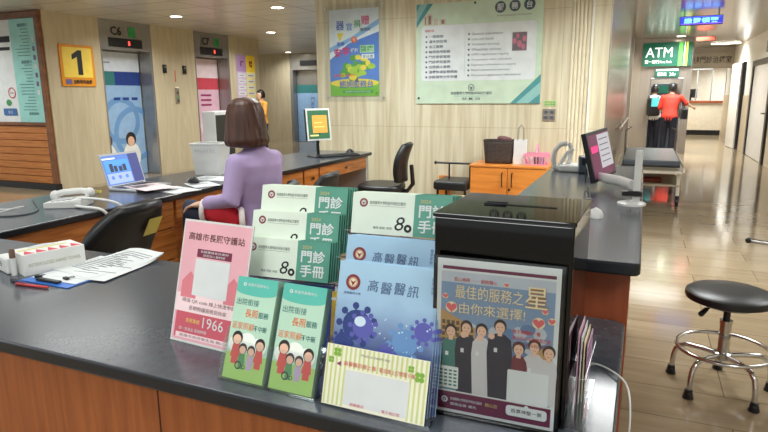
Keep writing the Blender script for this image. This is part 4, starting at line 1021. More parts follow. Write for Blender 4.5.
stk = MB().art(a, frame((0.12, -0.385, 0.80), (-1, -0.02, 0), (0, -0.55, 1))).build('sticker', ch1); stk['label'] = 'yellow sticker with print'
ch2 = office_chair('black office chair under the seated woman', (-2.19, 2.94, 0), 113, 0.50, None, 0.34, 0.06)
ch3 = office_chair('low black chair back between the woman and the far chair', (-2.46, 4.0, 0), 94, 0.47, None, 0.33, 0.03)
ch4 = office_chair('empty black office chair facing the desk in front of the stone wall', (-2.35, 5.34, 0), 100, 0.56, None, 0.37, 0.03)

# ================================================================== THE SEATED WOMAN
skin = mat('skin', (226, 184, 158), 0.5, var=0.03); lilac = mat('lilac shirt', (186, 166, 212), 0.75, var=0.06, scale=14, bump=0.15); navy = mat('navy trousers', (38, 44, 66), 0.75); hairm = mat('brown hair', (84, 56, 46), 0.38, var=0.35, scale=30, stretch=(1, 1, 0.08), bump=0.2); shoe_m = mat('black shoe', (20, 20, 22), 0.4); lip_m = mat('lips', (190, 100, 96), 0.5); eyew = mat('eye white', (240, 240, 238), 0.3); eyed = mat('eye dark', (40, 28, 24), 0.3)
def hand(b, wrist, d, up, s=1.0, curl=0.5, thumb=1):
    """palm and five bent fingers; d = pointing direction, up = back of the hand"""
    d = Vector(d).normalized(); up = Vector(up); up = (up-d*up.dot(d)).normalized(); sd = d.cross(up)
    w = Vector(wrist)
    b.tube([w-d*0.02, w+d*0.01*s, w+d*0.045*s, w+d*0.085*s], [0.022*s, 0.021*s, 0.020*s, 0.016*s], DEFAULT, 12, side=sd, sx=[1.1, 1.3, 1.9, 2.2])
    for k, (off, ln) in enumerate(((-0.031, 0.066), (-0.011, 0.076), (0.010, 0.071), (0.029, 0.055))):
        p = w+d*0.07*s+sd*off*s; q = p+d*0.03*s
        a1 = curl*0.6; a2 = curl*1.3
        p1 = q+(d*math.cos(a1)-up*math.sin(a1))*ln*0.5*s; p2 = p1+(d*math.cos(a2)-up*math.sin(a2))*ln*0.5*s
        b.capsule([p, q, p1, p2], [0.0095*s, 0.0095*s, 0.0088*s, 0.0075*s], DEFAULT, 8)
    tb_ = w+d*0.02*s-sd*0.025*s*thumb
    b.capsule([tb_, tb_+(d*0.6-sd*0.7*thumb).normalized()*0.04*s, tb_+(d*0.9-sd*0.75*thumb-up*0.2).normalized()*0.068*s], [0.012*s, 0.0105*s, 0.009*s], DEFAULT, 8)
def face(t, b, hc, fd, s=1.0, tilt=0):
    pass
wo = thing('person', 'woman with brown bob hair in a lilac shirt seated at the rear desk facing away', 'person', (-2.115, 2.97, 0), 113)
hc = Vector((0, 0.085, 1.272))
HM = Matrix.Translation(hc) @ RZ(-42) @ Matrix.Translation(-hc)
LA_ = [(-0.142, 0.11, 1.035), (-0.225, 0.13, 0.83), (-0.14, 0.30, 0.80)]
RA_ = [(0.142, -0.055, 1.035), (0.235, 0.0, 0.82), (0.14, 0.24, 0.80)]
LL_ = [(-0.085, 0.02, 0.62), (-0.05, 0.43, 0.745), (0.0, 0.45, 0.44)]
RL_ = [(0.085, 0.02, 0.60), (0.11, 0.40, 0.60), (0.10, 0.34, 0.14)]
def torso(b, g=0.0):
    b.tube([(0, 0.0, 0.535), (0, 0.0, 0.60), (0, 0.01, 0.70), (0, 0.02, 0.80), (0, 0.03, 0.92), (0, 0.03, 1.02), (0, 0.025, 1.075), (0, 0.03, 1.115)], [0.09+g, 0.122+g, 0.120+g, 0.115+g, 0.125+g, 0.115+g, 0.080+g, 0.05+g], DEFAULT, 24, side=(0.87, -0.5, 0), sx=[1.5, 1.52, 1.38, 1.3, 1.38, 1.58, 1.95, 1.1])
b = MB(); torso(b)
b.tube([(0, 0.03, 1.08), (0, 0.05, 1.15), (0, 0.07, 1.22)], [0.05, 0.046, 0.05], DEFAULT, 16)
b.ell(hc+Vector((0, -0.01, 0.02)), (0.076, 0.092, 0.105), DEFAULT, 20, 14, HM); b.ell(hc+Vector((0, 0.035, -0.05)), (0.056, 0.052, 0.065), DEFAULT, 16, 10, HM)
b.capsule([hc+Vector((0, 0.085, 0.01)), hc+Vector((0, 0.102, -0.022))], [0.009, 0.014], DEFAULT, 8, M=HM)
for s in (-1, 1): b.ell(hc+Vector((s*0.078, -0.005, -0.005)), (0.010, 0.018, 0.03), DEFAULT, 10, 8, HM)
for A in (LA_, RA_): b.capsule(A, [0.046, 0.038, 0.024], DEFAULT, 14)
hand(b, LA_[2], (0.35, 0.9, -0.15), (0, 0.1, 1), 1.0, 0.6, -1); hand(b, RA_[2], (-0.4, 0.9, -0.1), (0, 0.1, 1), 1.0, 0.6, 1)
for A in (LL_, RL_): b.capsule(A, [0.085, 0.058, 0.036], DEFAULT, 16)
body = remeshed('body', b, skin, wo, 0.008, 4)
b = MB(); torso(b, 0.012)
for A in (LA_, RA_): b.capsule([A[0], A[1], tuple(Vector(A[1]).lerp(Vector(A[2]), 0.86))], [0.060, 0.060, 0.046], DEFAULT, 16)
b.tube([(0, 0.03, 1.09), (0, 0.036, 1.135)], [0.064, 0.060], DEFAULT, 20)
remeshed('shirt', b, lilac, wo, 0.010, 5)
b = MB(); b.tube([(0, 0.0, 0.53), (0, 0.0, 0.60), (0, 0.01, 0.66)], [0.10, 0.127, 0.122], DEFAULT, 24, side=(1, 0, 0), sx=1.5)
for A in (LL_, RL_): b.capsule([A[0], A[1], tuple(Vector(A[1]).lerp(Vector(A[2]), 0.92))], [0.10, 0.074, 0.056], DEFAULT, 18)
remeshed('trousers', b, navy, wo, 0.011, 5)
for A, dd in ((LL_, Vector((0.0, 0.3, -0.9))), (RL_, Vector((0, 1, -0.15)))):
    an = Vector(A[2]); dd = dd.normalized(); nn = Vector((0, 0.4, -0.9)) if A is LL_ else Vector((0, 0, -1))
    b = MB(); b.capsule([an+nn*0.03-dd*0.04, an+nn*0.055+dd*0.06, an+nn*0.075+dd*0.16], [0.042, 0.038, 0.03], DEFAULT, 14); b.capsule([an, an+nn*0.05], [0.042, 0.045], DEFAULT, 12)
    remeshed('shoe', b, shoe_m, wo, 0.009, 4)
for s in (-1, 1):
    MB().ell(hc+Vector((s*0.030, 0.074, 0.012)), (0.013, 0.008, 0.007), eyew, 12, 8, HM).ell(hc+Vector((s*0.030, 0.080, 0.012)), (0.006, 0.004, 0.006), eyed, 10, 6, HM).build('eye', wo, smooth=True)
MB().ell(hc+Vector((0, 0.084, -0.055)), (0.021, 0.007, 0.007), lip_m, 12, 8, HM).build('mouth', wo, smooth=True)
def hairfn(u, v):
    w = 2*PI*u  # w = 0 at +x ; front is +y
    prof = [(0.0, 0.128), (0.055, 0.122), (0.090, 0.095), (0.108, 0.05), (0.115, 0.0), (0.122, -0.06), (0.132, -0.12), (0.122, -0.150), (0.085, -0.158)]
    q = v*(len(prof)-1); i = min(int(q), len(prof)-2); f = q-i
    r = prof[i][0]*(1-f)+prof[i+1][0]*f; z = prof[i][1]*(1-f)+prof[i+1][1]*f
    fr = math.sin(w)
    if z < 0.06 and fr > 0.35:
        k = min(1, (fr-0.35)/0.25)*min(1, (0.06-z)/0.03); r = r*(1-k)+0.055*k
    r *= 1+0.018*math.sin(w*23+z*30)+0.01*math.sin(w*41)
    return HM @ Vector((hc.x+r*math.cos(w), hc.y-0.018+r*1.02*fr, hc.z+0.012+z))
MB().grid(hairfn, 72, 28, hairm).build('hair', wo, smooth=True, solid=0.006)
# red plush bag with white trim in her lap
redpl = mat('red plush', (206, 40, 54), 0.9, bump=0.3, scale=60); fluff = mat('white fluff trim', (240, 232, 230), 0.95, bump=0.5, scale=90)
rb = thing('plush_bag', 'red plush bag with white fluffy trim on the seated woman\'s lap', 'bag', (-2.25, 2.78, 0.70), 113)
b = MB(); b.capsule([(-0.04, -0.08, 0.0), (-0.02, 0.0, 0.04), (0.0, 0.08, 0.05)], [0.055, 0.075, 0.06], DEFAULT, 18); remeshed('pouch', b, redpl, rb, 0.01, 4)
MB().tube([(-0.06+0.07*math.cos(k*2*PI/16), -0.115+0.02*math.cos(k*2*PI/16), 0.0+0.07*math.sin(k*2*PI/16)) for k in range(16)], 0.017, fluff, 8, closed=True).build('trim', rb, smooth=True)
MB().tube([(0.0+0.062*math.cos(k*2*PI/16), 0.12, 0.05+0.062*math.sin(k*2*PI/16)) for k in range(16)], 0.016, fluff, 8, closed=True).build('trim', rb, smooth=True)
# ================================================================== BACK WALL THINGS
# ---- organ donation poster behind a clear panel
pl_y = WB-0.002
t = thing('poster', 'bright poster with a green tree and blue sky behind a clear wall panel', 'poster', (-3.475, pl_y, 1.415))
W_, H_ = 0.64, 0.985
psky = mat('poster pale sky', (236, 246, 250), 0.4); pblue = mat('poster blue', (92, 140, 218), 0.4); pblue2 = mat('poster light blue', (150, 196, 236), 0.4); pgreen = mat('poster tree green', (92, 170, 60), 0.4); pgreen2 = mat('poster tree light', (178, 214, 70), 0.4); pyel = mat('poster yellow', (244, 226, 80), 0.4); pgrass = mat('poster grass', (128, 198, 60), 0.4); cblue = mat('char blue', (60, 110, 200), 0.4); cgreen = mat('char green', (66, 160, 80), 0.4); cpink = mat('char pink', (222, 70, 130), 0.4); cor = mat('char orange', (236, 110, 60), 0.4); trunk = mat('poster trunk', (120, 90, 50), 0.4)
a = Art(0.0006); rr = random.Random(9)
a.rect(0, 0, W_, H_, psky).layer(1)
a.poly([(0, 0.42), (0.25, 0.60), (W_, 0.72), (W_, 0.15), (0, 0.15)], pblue); a.poly([(0, 0.56), (0.3, 0.68), (W_, 0.86), (W_, 0.80), (0.32, 0.64), (0, 0.50)], pblue2)
a.rect(0, 0, W_, 0.17, pgrass).layer(2).ell(W_/2, 0.15, W_*0.499, 0.05, pyel)
a.rect(0.33, 0.16, 0.37, 0.27, trunk)
for k in range(40):
    an = rr.uniform(0, 2*PI); r = rr.uniform(0, 1)**0.5; x = 0.345+0.23*r*math.cos(an); y = 0.32+0.125*r*math.sin(an); a.layer(3 if k < 22 else 4).ell(x, y, rr.uniform(0.03, 0.055), rr.uniform(0.025, 0.04), pgreen if k < 22 else (pgreen2 if k % 3 else pyel), 10)
a.layer(2).poly([(0.10, 0.72), (0.14, 0.62), (0.19, 0.72)], pyel)
a.layer(5)
for ch, x, y, h, m in (('器', 0.09, 0.755, 0.10, cblue), ('官', 0.225, 0.745, 0.085, pblue), ('捐', 0.325, 0.775, 0.085, cgreen), ('贈', 0.42, 0.80, 0.105, cpink)): a.text(ch, x, y, h, m, 'l', bold=0.05)
a.text('這份愛', 0.40, 0.735, 0.035, ink, 'l', w=0.14, bold=0.02)
a.ell(0.325, 0.64, 0.04, 0.035, cor).layer(6).text('愛', 0.325, 0.625, 0.035, paper, 'c').layer(5)
a.text('生命', 0.10, 0.575, 0.05, cblue, 'l', bold=0.03).text('安', 0.06, 0.45, 0.10, cpink, 'l', bold=0.02).text('寧', 0.17, 0.465, 0.10, cpink, 'l', bold=0.05).text('緩和', 0.28, 0.50, 0.045, paper, 'l', w=0.09, bold=0.03).rect(0.40, 0.49, 0.58, 0.575, mat('poster mint', (186, 226, 190), 0.4)).layer(6).text('醫療', 0.405, 0.50, 0.07, cgreen, 'l', w=0.165, bold=0.04)
a.layer(5).rect(0.42, 0.425, 0.58, 0.475, psky).layer(6).text('愛延續', 0.50, 0.43, 0.037, ink, 'c', w=0.13)
a.text('器官捐贈 安寧緩和', 0.05, 0.225, 0.03, cor, 'l', w=0.28, bold=0.02).text('諮詢服務台', 0.125, 0.095, 0.085, cblue, 'l', w=0.44, bold=0.04).layer(5)
a.rect(0.17, 0.035, 0.56, 0.065, cgreen).layer(6).text('高雄醫學大學附設中和紀念醫院', 0.365, 0.04, 0.02, paper, 'c', w=0.34).text('器', 0.595, 0.02, 0.02, ink, 'l')
MB().box(0, W_, -0.006, 0, 0, H_, paper).art(a, FX(0, -0.0065, 0)).build('printed_sheet', t)
MB().box(-0.07, W_+0.085, -0.014, -0.010, -0.055, H_+0.055, acrylic).build('clear_panel', t)
b = MB()
for x in (-0.04, W_+0.055):
    for z in (-0.02, H_+0.02): b = MB().tube([(x, 0, z), (x, -0.022, z)], 0.011, chrome, 12); b.build('standoff', t)
# ---- service list board
t = thing('sign_board', 'large pale green glass board listing services on the stone wall', 'sign', (-2.375, pl_y, 1.325))
W_, H_ = 1.372, 1.065
bgreen = mat('board pale green', (206, 228, 204), 0.22); bpanel = mat('board white panel', (228, 236, 238), 0.22); bteal = mat('board teal', (86, 156, 158), 0.25); bteal2 = mat('board light teal', (148, 200, 196), 0.25); bdark = mat('board dark circle', (66, 92, 100), 0.3); btext = mat('board text', (78, 92, 110), 0.4); ldot = mat('board photo pink', (196, 120, 140), 0.4)
a = Art(0.0008)
a.rect(0, 0, W_, H_, bgreen).layer(1).poly([(0, H_), (0.19, H_), (0, H_-0.25)], bteal).poly([(W_, 0), (W_-0.31, 0), (W_-0.02, 0.28), (W_, 0.30)], bteal).rrect(0.06, 0.245, W_-0.06, 0.835, 0.04, bpanel)
a.layer(2).poly([(0.05, H_), (0.13, H_), (0, H_-0.19), (0, H_-0.08)], bteal2).poly([(W_, 0.10), (W_-0.12, 0), (W_-0.25, 0), (W_, 0.22)], bteal2)
for k, ch in enumerate('服務台'):
    x = 0.93+k*0.150; y = H_-0.080+0.006*k; a.layer(2).ell(x, y, 0.058, 0.058, bdark).layer(3).text(ch, x, y-0.034, 0.068, paper, 'c', bold=0.02)
a.layer(2).text('Information Counter', 1.08, H_-0.172, 0.018, inkgrey, 'c', w=0.36)
for x, w_, h_ in ((0.09, 0.03, 0.10), (0.125, 0.06, 0.12), (0.20, 0.05, 0.07), (0.27, 0.07, 0.06)): a.rect(x, 0.84, x+w_, 0.84+h_, mat('board building tan', (206, 194, 176), 0.4))
for x, w_, h_ in ((0.10, 0.01, 0.08), (0.14, 0.03, 0.09), (0.29, 0.03, 0.04)): a.layer(3).rect(x, 0.85, x+w_, 0.85+h_, mat('board building brown', (140, 116, 98), 0.4))
a.layer(3).text('服務項目', 0.10, 0.770, 0.026, inkred, 'l', w=0.105, bold=0.02)
zh = ['一般諮詢', '遺失物招領', '志工服務', '輪椅借用服務', '門診掛號查詢', '門診時刻查詢', '住院病人查詢', '溫馨快速服務諮詢', '診斷證明文件申請']
en = ['General consultation', 'Lost and found', 'Volunteer services', 'Wheelchair services', 'OPD registration inquiry', 'Outpatient clinic schedule', 'Inpatient information inquiry', 'Rapid assistance services', 'Document application information']
for k in range(9):
    y = 0.705-k*0.054
    a.layer(3).ell(0.118, y+0.015, 0.011, 0.011, btext, 10).text(zh[k], 0.148, y, 0.032, btext, 'l', w=0.041*len(zh[k]), bold=0.015)
    a.ell(0.60, y+0.025, 0.011, 0.011, btext, 10).text(en[k], 0.632, y+0.012, 0.026, btext, 'l', w=0.0166*len(en[k]))
a.rect(0.555, 0.30, 0.557, 0.78, bteal2)
a.layer(2).rect(1.055, 0.53, 1.225, 0.735, paper).layer(3).rect(1.065, 0.54, 1.215, 0.725, mat('board picture grey', (120, 110, 118), 0.4)).layer(4)
for x, y, r in ((1.09, 0.64, 0.03), (1.14, 0.61, 0.035), (1.19, 0.66, 0.03), (1.12, 0.69, 0.025), (1.18, 0.58, 0.03)): a.ell(x, y, r*0.7, r, ldot, 12)
a.layer(2).ring(0.635, 0.170, 0.030, 0.036, btext).poly([(0.612, 0.185), (0.635, 0.145), (0.658, 0.185), (0.635, 0.172)], btext)
a.text('高雄醫學大學附設中和紀念醫院', 0.635, 0.095, 0.034, btext, 'c', w=0.46).rect(0.44, 0.078, 0.83, 0.082, bteal2).text('傳承', 0.56, 0.038, 0.026, btext, 'c').text('創新', 0.635, 0.038, 0.026, btext, 'c', bold=0.03).text('卓越', 0.71, 0.038, 0.026, btext, 'c')
MB().box(0, W_, -0.012, 0, 0, H_, bgreen).art(a, FX(0, -0.0125, 0)).build('panel', t)
for x, z in ((0.66, H_-0.02), (0.03, 0.06)): MB().tube([(x, -0.012, z), (x, -0.020, z)], 0.012, darkmetal, 12).build('screw', t)
# ---- outlet
t = thing('wall_outlet', 'steel four socket wall outlet under a green sticker on the stone wall', 'outlet', (-0.905, pl_y, 1.145))
MB().box(-0.065, 0.065, -0.010, 0, 0, 0.125, steel).build('plate', t, bevel=0.003)
for x in (-0.03, 0.03):
    for z in (0.035, 0.09): MB().box(x-0.02, x+0.02, -0.016, -0.0101, z-0.017, z+0.017, mat('outlet grey', (96, 98, 104), 0.4)).box(x-0.008, x-0.004, -0.0165, -0.016, z-0.008, z+0.008, ink).box(x+0.004, x+0.008, -0.0165, -0.016, z-0.008, z+0.008, ink).build('socket', t, bevel=0.002)
t = thing('sticker', 'green printed sticker on the stone wall above the outlet', 'sticker', (-0.90, pl_y, 1.295))
a = Art(0.0004); a.rect(0, 0, 0.13, 0.06, mat('sticker pale green', (196, 214, 150), 0.5)).layer(1).text('節約用電', 0.065, 0.032, 0.02, cgreen, 'c', w=0.11, bold=0.02).text('隨手關燈', 0.065, 0.006, 0.02, cgreen, 'c', w=0.11, bold=0.02)
MB().box(0, 0.13, -0.001, 0, 0, 0.06, paper, T(-0.065, 0, 0)).art(a, FX(-0.065, -0.0012, 0)).build('label_sheet', t)

# ---- lift wall things
def wall_sign(name, label, cat, y, z, w, h, th=0.02):
    return thing(name, label, cat, (WL+0.0005, y, z))
t = wall_sign('number_sign', 'yellow number 1 sign with an orange border on the beige panel', 'sign', 6.575, 1.60, 0.63, 0.635)
sy = mat('sign yellow', (244, 214, 92), 0.35); so = mat('sign orange', (226, 148, 38), 0.35)
a = Art(0.002); a.rrect(0, 0, 0.62, 0.635, 0.03, so).layer(1).rrect(0.045, 0.135, 0.575, 0.595, 0.02, sy).layer(2).poly([(0.30, 0.175), (0.39, 0.175), (0.39, 0.555), (0.325, 0.555), (0.205, 0.485), (0.205, 0.405), (0.30, 0.452)], ink).text('自動報到繳費', 0.20, 0.035, 0.065, ink, 'l', w=0.34, bold=0.03).rect(0.06, 0.03, 0.17, 0.105, mat('sign violet', (110, 100, 150), 0.4))
MB().box(0, 0.018, 0, 0.62, 0, 0.635, so).art(a, FE(0.0185, 0, 0)).build('panel', t)
for k, (y, lab) in enumerate(((8.72, 'left metal lift indicator plate on the beige panel between the lifts'), (9.25, 'right metal lift indicator plate on the beige panel between the lifts'))):
    t = thing('lift_indicator', lab, 'lift indicator', (WL+0.0005, y, 1.86))
    MB().box(0, 0.03, 0, 0.085, 0, 0.155, darkmetal).build('plate', t, bevel=0.006); MB().box(0.0301, 0.032, 0.02, 0.065, 0.09, 0.13, mat('indicator lens', (120, 120, 124), 0.2)).build('lens', t)
t = thing('call_panel', 'slim metal lift call button panel with green markers on the beige panel', 'button panel', (WL+0.0005, 9.0, 1.30))
MB().box(0, 0.02, 0, 0.10, 0, 0.30, steel).build('plate', t, bevel=0.004)
for z, m in ((0.05, darkmetal), (0.12, green_tile), (0.2, darkmetal)): MB().tube([(0.02, 0.05, z), (0.026, 0.05, z)], 0.02, m, 14).build('button', t)
t = thing('red_strip', 'thin red strip on the beige panel above the lift call buttons', 'marking', (WL+0.0005, 9.03, 1.70)); MB().box(0, 0.004, 0, 0.02, 0, 0.22, mat('strip red', (200, 80, 60), 0.5)).build('strip', t)
t = thing('directory_sign', 'tall purple and yellow floor directory sign on the beige panel', 'sign', (WL+0.0005, 10.93, 1.10))
lav = mat('directory lavender', (176, 140, 190), 0.35); yelw = mat('directory yellow', (240, 206, 60), 0.35); palel = mat('directory pale lavender', (208, 190, 216), 0.35); paley = mat('directory pale yellow', (244, 230, 150), 0.35)
a = Art(0.002); w2 = 0.33; hh = 1.22
a.rect(0, 0, w2, hh, palel).rect(w2, 0, 2*w2, hh, paley).layer(1).rect(0, hh-0.36, w2, hh, lav).rect(w2, hh-0.36, 2*w2, hh, yelw).layer(2)
a.text('樓', w2*0.55, hh-0.26, 0.14, plum, 'c', bold=0.03).text('層', w2*1.5, hh-0.26, 0.14, maroon, 'c', bold=0.03)
for k in range(6): a.layer(2).rect(0.03, hh-0.48-k*0.13, w2-0.03, hh-0.40-k*0.13, paper).rect(w2+0.03, hh-0.48-k*0.13, 2*w2-0.03, hh-0.40-k*0.13, paper).layer(3).rect(0.06, hh-0.45-k*0.13, w2-0.1, hh-0.43-k*0.13, lav).rect(w2+0.06, hh-0.45-k*0.13, 2*w2-0.08, hh-0.43-k*0.13, goldline)
MB().box(0, 0.02, 0, 2*w2, 0, hh, palel).art(a, FE(0.0205, 0, 0)).build('panel', t)
# ---- big notice board at far left
t = thing('notice_board', 'large teal and white hospital map board in a brown frame at far left', 'notice board', (-12.5, 6.3595, 1.052))
aqua = mat('board aqua', (158, 220, 214), 0.25); bw_ = mat('board white', (228, 234, 234), 0.25); tealt = mat('board teal ink', (70, 120, 124), 0.4)
W_, H_ = 4.08, 1.545
a = Art(0.002); a.rect(0, 0, W_, H_, bw_).layer(1).rect(W_-0.58, 0.0, W_-0.0, H_, aqua).rect(W_-1.20, H_-0.33, W_-0.6, H_-0.24, ink).rect(W_-1.2, H_-0.45, W_-0.62, H_-0.40, ink)
a.layer(2)
rr = random.Random(4)
for k in range(26):
    y = H_-0.16-k*0.048
    if k in (9, 10): continue
    a.rect(W_-0.17-rr.uniform(0.12, 0.34), y, W_-0.17, y+0.010, tealt)
a.text('樓層簡介', W_-0.15, H_-0.12, 0.05, tealt, 'r', w=0.24, bold=0.02).text('院區簡介', W_-0.15, H_-0.66, 0.05, tealt, 'r', w=0.24, bold=0.02).text('服務諮詢', W_-0.14, 0.11, 0.045, tealt, 'r', w=0.22, bold=0.02)
for k in range(7): a.rect(W_-0.11, H_-0.35-k*0.13, W_-0.06, H_-0.28-k*0.13, mat('board mark', (110, 100, 140), 0.4) if k % 3 else paper)
a.ring(W_-0.70, 0.45, 0.07, 0.085, inkred, 18).ell(W_-0.80, 0.30, 0.06, 0.05, mat('board green', (70, 150, 90), 0.4)).rrect(W_-0.95, 0.10, W_-0.63, 0.21, 0.02, mat('board blue', (60, 110, 170), 0.4))
a.layer(3).rect(W_-0.74, 0.445, W_-0.66, 0.455, inkred).text('出口', W_-0.79, 0.13, 0.05, paper, 'c')
MB().box(0, W_, -0.02, 0, 0, H_, bw_).art(a, FX(0, -0.0205, 0)).build('panel', t)
for q in (W_,): MB().box(W_, W_+0.02, -0.024, 0, 0, H_, steel).build('edge_strip', t)

# ---- cabinet by the back wall with bag, paper bag and basket
cb = thing('cabinet', 'orange wood two door cabinet against the stone wall', 'cabinet', (-1.22, 6.16, 0))
MB().box(-0.385, 0.385, -0.22, 0.22, 0.03, 0.69, orange_wood).build('body', cb, bevel=0.002)
MB().box(-0.395, 0.395, -0.245, 0.225, 0.691, 0.715, orange_wood).build('top', cb, bevel=0.004)
MB().box(-0.37, 0.37, -0.20, 0.20, 0, 0.0295, black).build('plinth', cb)
for s in (-1, 1):
    d = MB().box(min(s*0.003, s*0.382), max(s*0.003, s*0.382), -0.24, -0.2205, 0.05, 0.685, orange_wood).build('door', cb, bevel=0.002)
    MB().tube([(s*0.05, -0.24, 0.64), (s*0.05, -0.27, 0.635), (s*0.05, -0.27, 0.505), (s*0.05, -0.24, 0.50)], 0.006, darkmetal, 8).build('handle', d, smooth=True)
    if s > 0: MB().tube([(0.022, -0.24, 0.47), (0.022, -0.247, 0.47)], 0.012, darkmetal, 12).build('lock', d)
zc = 0.7155
t = thing('storage_basket', 'dark woven basket bag on the left of the orange cabinet', 'basket', (-1.36, 6.14, zc), 8)
weave = mat('dark weave', (62, 54, 50), 0.7, var=0.35, scale=60, bump=0.5)
def bkt(u, v):
    w = 2*PI*u; c, s = math.cos(w), math.sin(w); e = 0.5; k = 0.88+0.14*v
    return (0.155*k*math.copysign(abs(c)**e, c), 0.105*k*math.copysign(abs(s)**e, s), v*0.235)
MB().grid(bkt, 36, 8, weave).prism([bkt(k/36, 0)[:2] for k in range(36)], 0, 0.004, weave).build('body', t, smooth=True, solid=0.006)
MB().tube([bkt(k/36, 1) for k in range(36)], 0.007, weave, 6, closed=True).build('rim', t, smooth=True)
MB().prism([bkt(k/36, 0.9)[:2] for k in range(36)], 0.20, 0.206, mat('basket lining', (48, 42, 40), 0.8)).build('cover', t)
t = thing('scarf', 'crumpled dusty pink scarf on top of the dark basket', 'scarf', (-1.31, 6.13, zc+0.20), 0)
b = MB(); rr = random.Random(2)
for k in range(5): b.ell((rr.uniform(-0.045, 0.045), rr.uniform(-0.03, 0.03), 0.04+rr.uniform(0, 0.02)), (0.04, 0.03, 0.03), DEFAULT, 10, 8)
remeshed('cloth', b, mat('scarf pink', (120, 84, 84), 0.9), t, 0.01, 3)
t = thing('paper_bag', 'small white paper bag with thin handles on the orange cabinet', 'bag', (-1.135, 6.12, zc), 4)
MB().box(-0.062, 0.062, -0.04, 0.04, 0, 0.005, paper).box(-0.062, 0.062, -0.042, -0.04, 0, 0.25, paper).box(-0.062, 0.062, 0.04, 0.042, 0, 0.25, paper).add([(-0.062, -0.04, 0), (-0.062, 0, 0), (-0.062, 0.04, 0), (-0.062, 0.04, 0.25), (-0.048, 0, 0.25), (-0.062, -0.04, 0.25)], [(0, 1, 4, 5), (1, 2, 3, 4)], paper).add([(0.062, -0.04, 0), (0.062, 0, 0), (0.062, 0.04, 0), (0.062, 0.04, 0.25), (0.048, 0, 0.25), (0.062, -0.04, 0.25)], [(0, 1, 4, 5), (1, 2, 3, 4)], paper).build('sack', t)
for y in (-0.042, 0.042): MB().tube([(-0.03, y, 0.24), (-0.025, y, 0.36), (0.0, y+0.02, 0.40), (0.025, y, 0.36), (0.03, y, 0.24)], 0.003, mat('bag string', (120, 116, 110), 0.6), 6).build('handle', t, smooth=True)
t = thing('handled_basket', 'pink plastic basket with an arched handle on the right of the orange cabinet', 'basket', (-0.96, 6.10, zc), 3)
pinkp = mat('basket pink plastic', (240, 160, 186), 0.35)
def pb(u, v):
    P = [(1, -0.6), (1, 0.6), (-1, 0.6), (-1, -0.6)]; q = u*4; i = int(q) % 4; f = q-int(q); a0 = P[i]; a1 = P[(i+1) % 4]; s0 = 0.105+0.02*v
    return ((a0[0]+(a1[0]-a0[0])*f)*s0, (a0[1]+(a1[1]-a0[1])*f)*s0, v*0.12)
b = MB().box(-0.105, 0.105, -0.063, 0.063, 0, 0.003, pinkp)
for v0, v1 in ((0, 0.1), (0.72, 1.0)): b.grid(lambda u, v: pb(u, v0+(v1-v0)*v), 16, 1, pinkp)
for k in range(32):
    u = k/32; p, q = Vector(pb(u, 0.05)), Vector(pb(u, 0.8)); b.tube([p, q], 0.0035, pinkp, 5)
b.build('tray', t, solid=0.0015)
MB().tube([(0.0, -0.07, 0.11), (0.0, -0.06, 0.17), (0, 0, 0.205), (0, 0.06, 0.17), (0, 0.07, 0.11)], 0.006, pinkp, 8, side=(1, 0, 0), sx=1.6).build('handle', t, smooth=True)
for k, (x, m, lab) in enumerate(((-0.05, paper, 'white box inside the pink basket'), (0.0, inkgrey, 'grey box inside the pink basket'), (0.05, mat('box lilac', (170, 150, 190), 0.5), 'lilac box inside the pink basket'))):
    tag(MB().box(-0.02, 0.02, -0.035, 0.035, 0, 0.09, m).build('small_box', None, bevel=0.002, loc=(-0.96+x, 6.10, zc+0.004)), lab, 'box', 'boxes in the pink basket')

# ---- bench chair with rail left of the cabinet
t = thing('rail_chair', 'low black padded seat with a metal rail left of the orange cabinet', 'chair', (-1.83, 6.08, 0))
MB().box(-0.17, 0.20, -0.2, 0.2, 0.43, 0.53, blacksoft).build('seat', t, bevel=0.03, seg=3)
b = MB(); b.tube([(-0.20, 0, 0.70), (0.205, 0, 0.70)], 0.011, darkmetal, 10)
for x in (-0.05, 0.18): b.tube([(x, 0, 0.52), (x, 0, 0.70)], 0.009, darkmetal, 8)
b.ell((-0.205, 0, 0.70), (0.018, 0.018, 0.018), black, 10, 8); b.build('rail', t, smooth=True)
for x in (-0.13, 0.17):
    for y in (-0.15, 0.15): MB().tube([(x, y, 0), (x, y, 0.43)], 0.013, darkmetal, 8).build('leg', t)
t = thing('wooden_panel', 'plain upright wooden board behind the low black padded seat', 'board', (-2.02, 6.30, 0)); MB().box(-0.05, 0.08, 0, 0.02, 0, 0.53, orange_wood).build('panel', t, bevel=0.002)
t = thing('carton', 'tan carton in front of the orange cabinet\'s left side', 'box', (-1.70, 5.74, 0), 0); MB().box(-0.07, 0.07, -0.1, 0.1, 0, 0.40, mat('tan carton', (196, 164, 118), 0.7)).build('carton_body', t, bevel=0.003); MB().box(-0.02, 0.02, -0.101, 0.101, 0.4001, 0.4015, mat('carton tape', (176, 140, 92), 0.3)).build('tape', t)

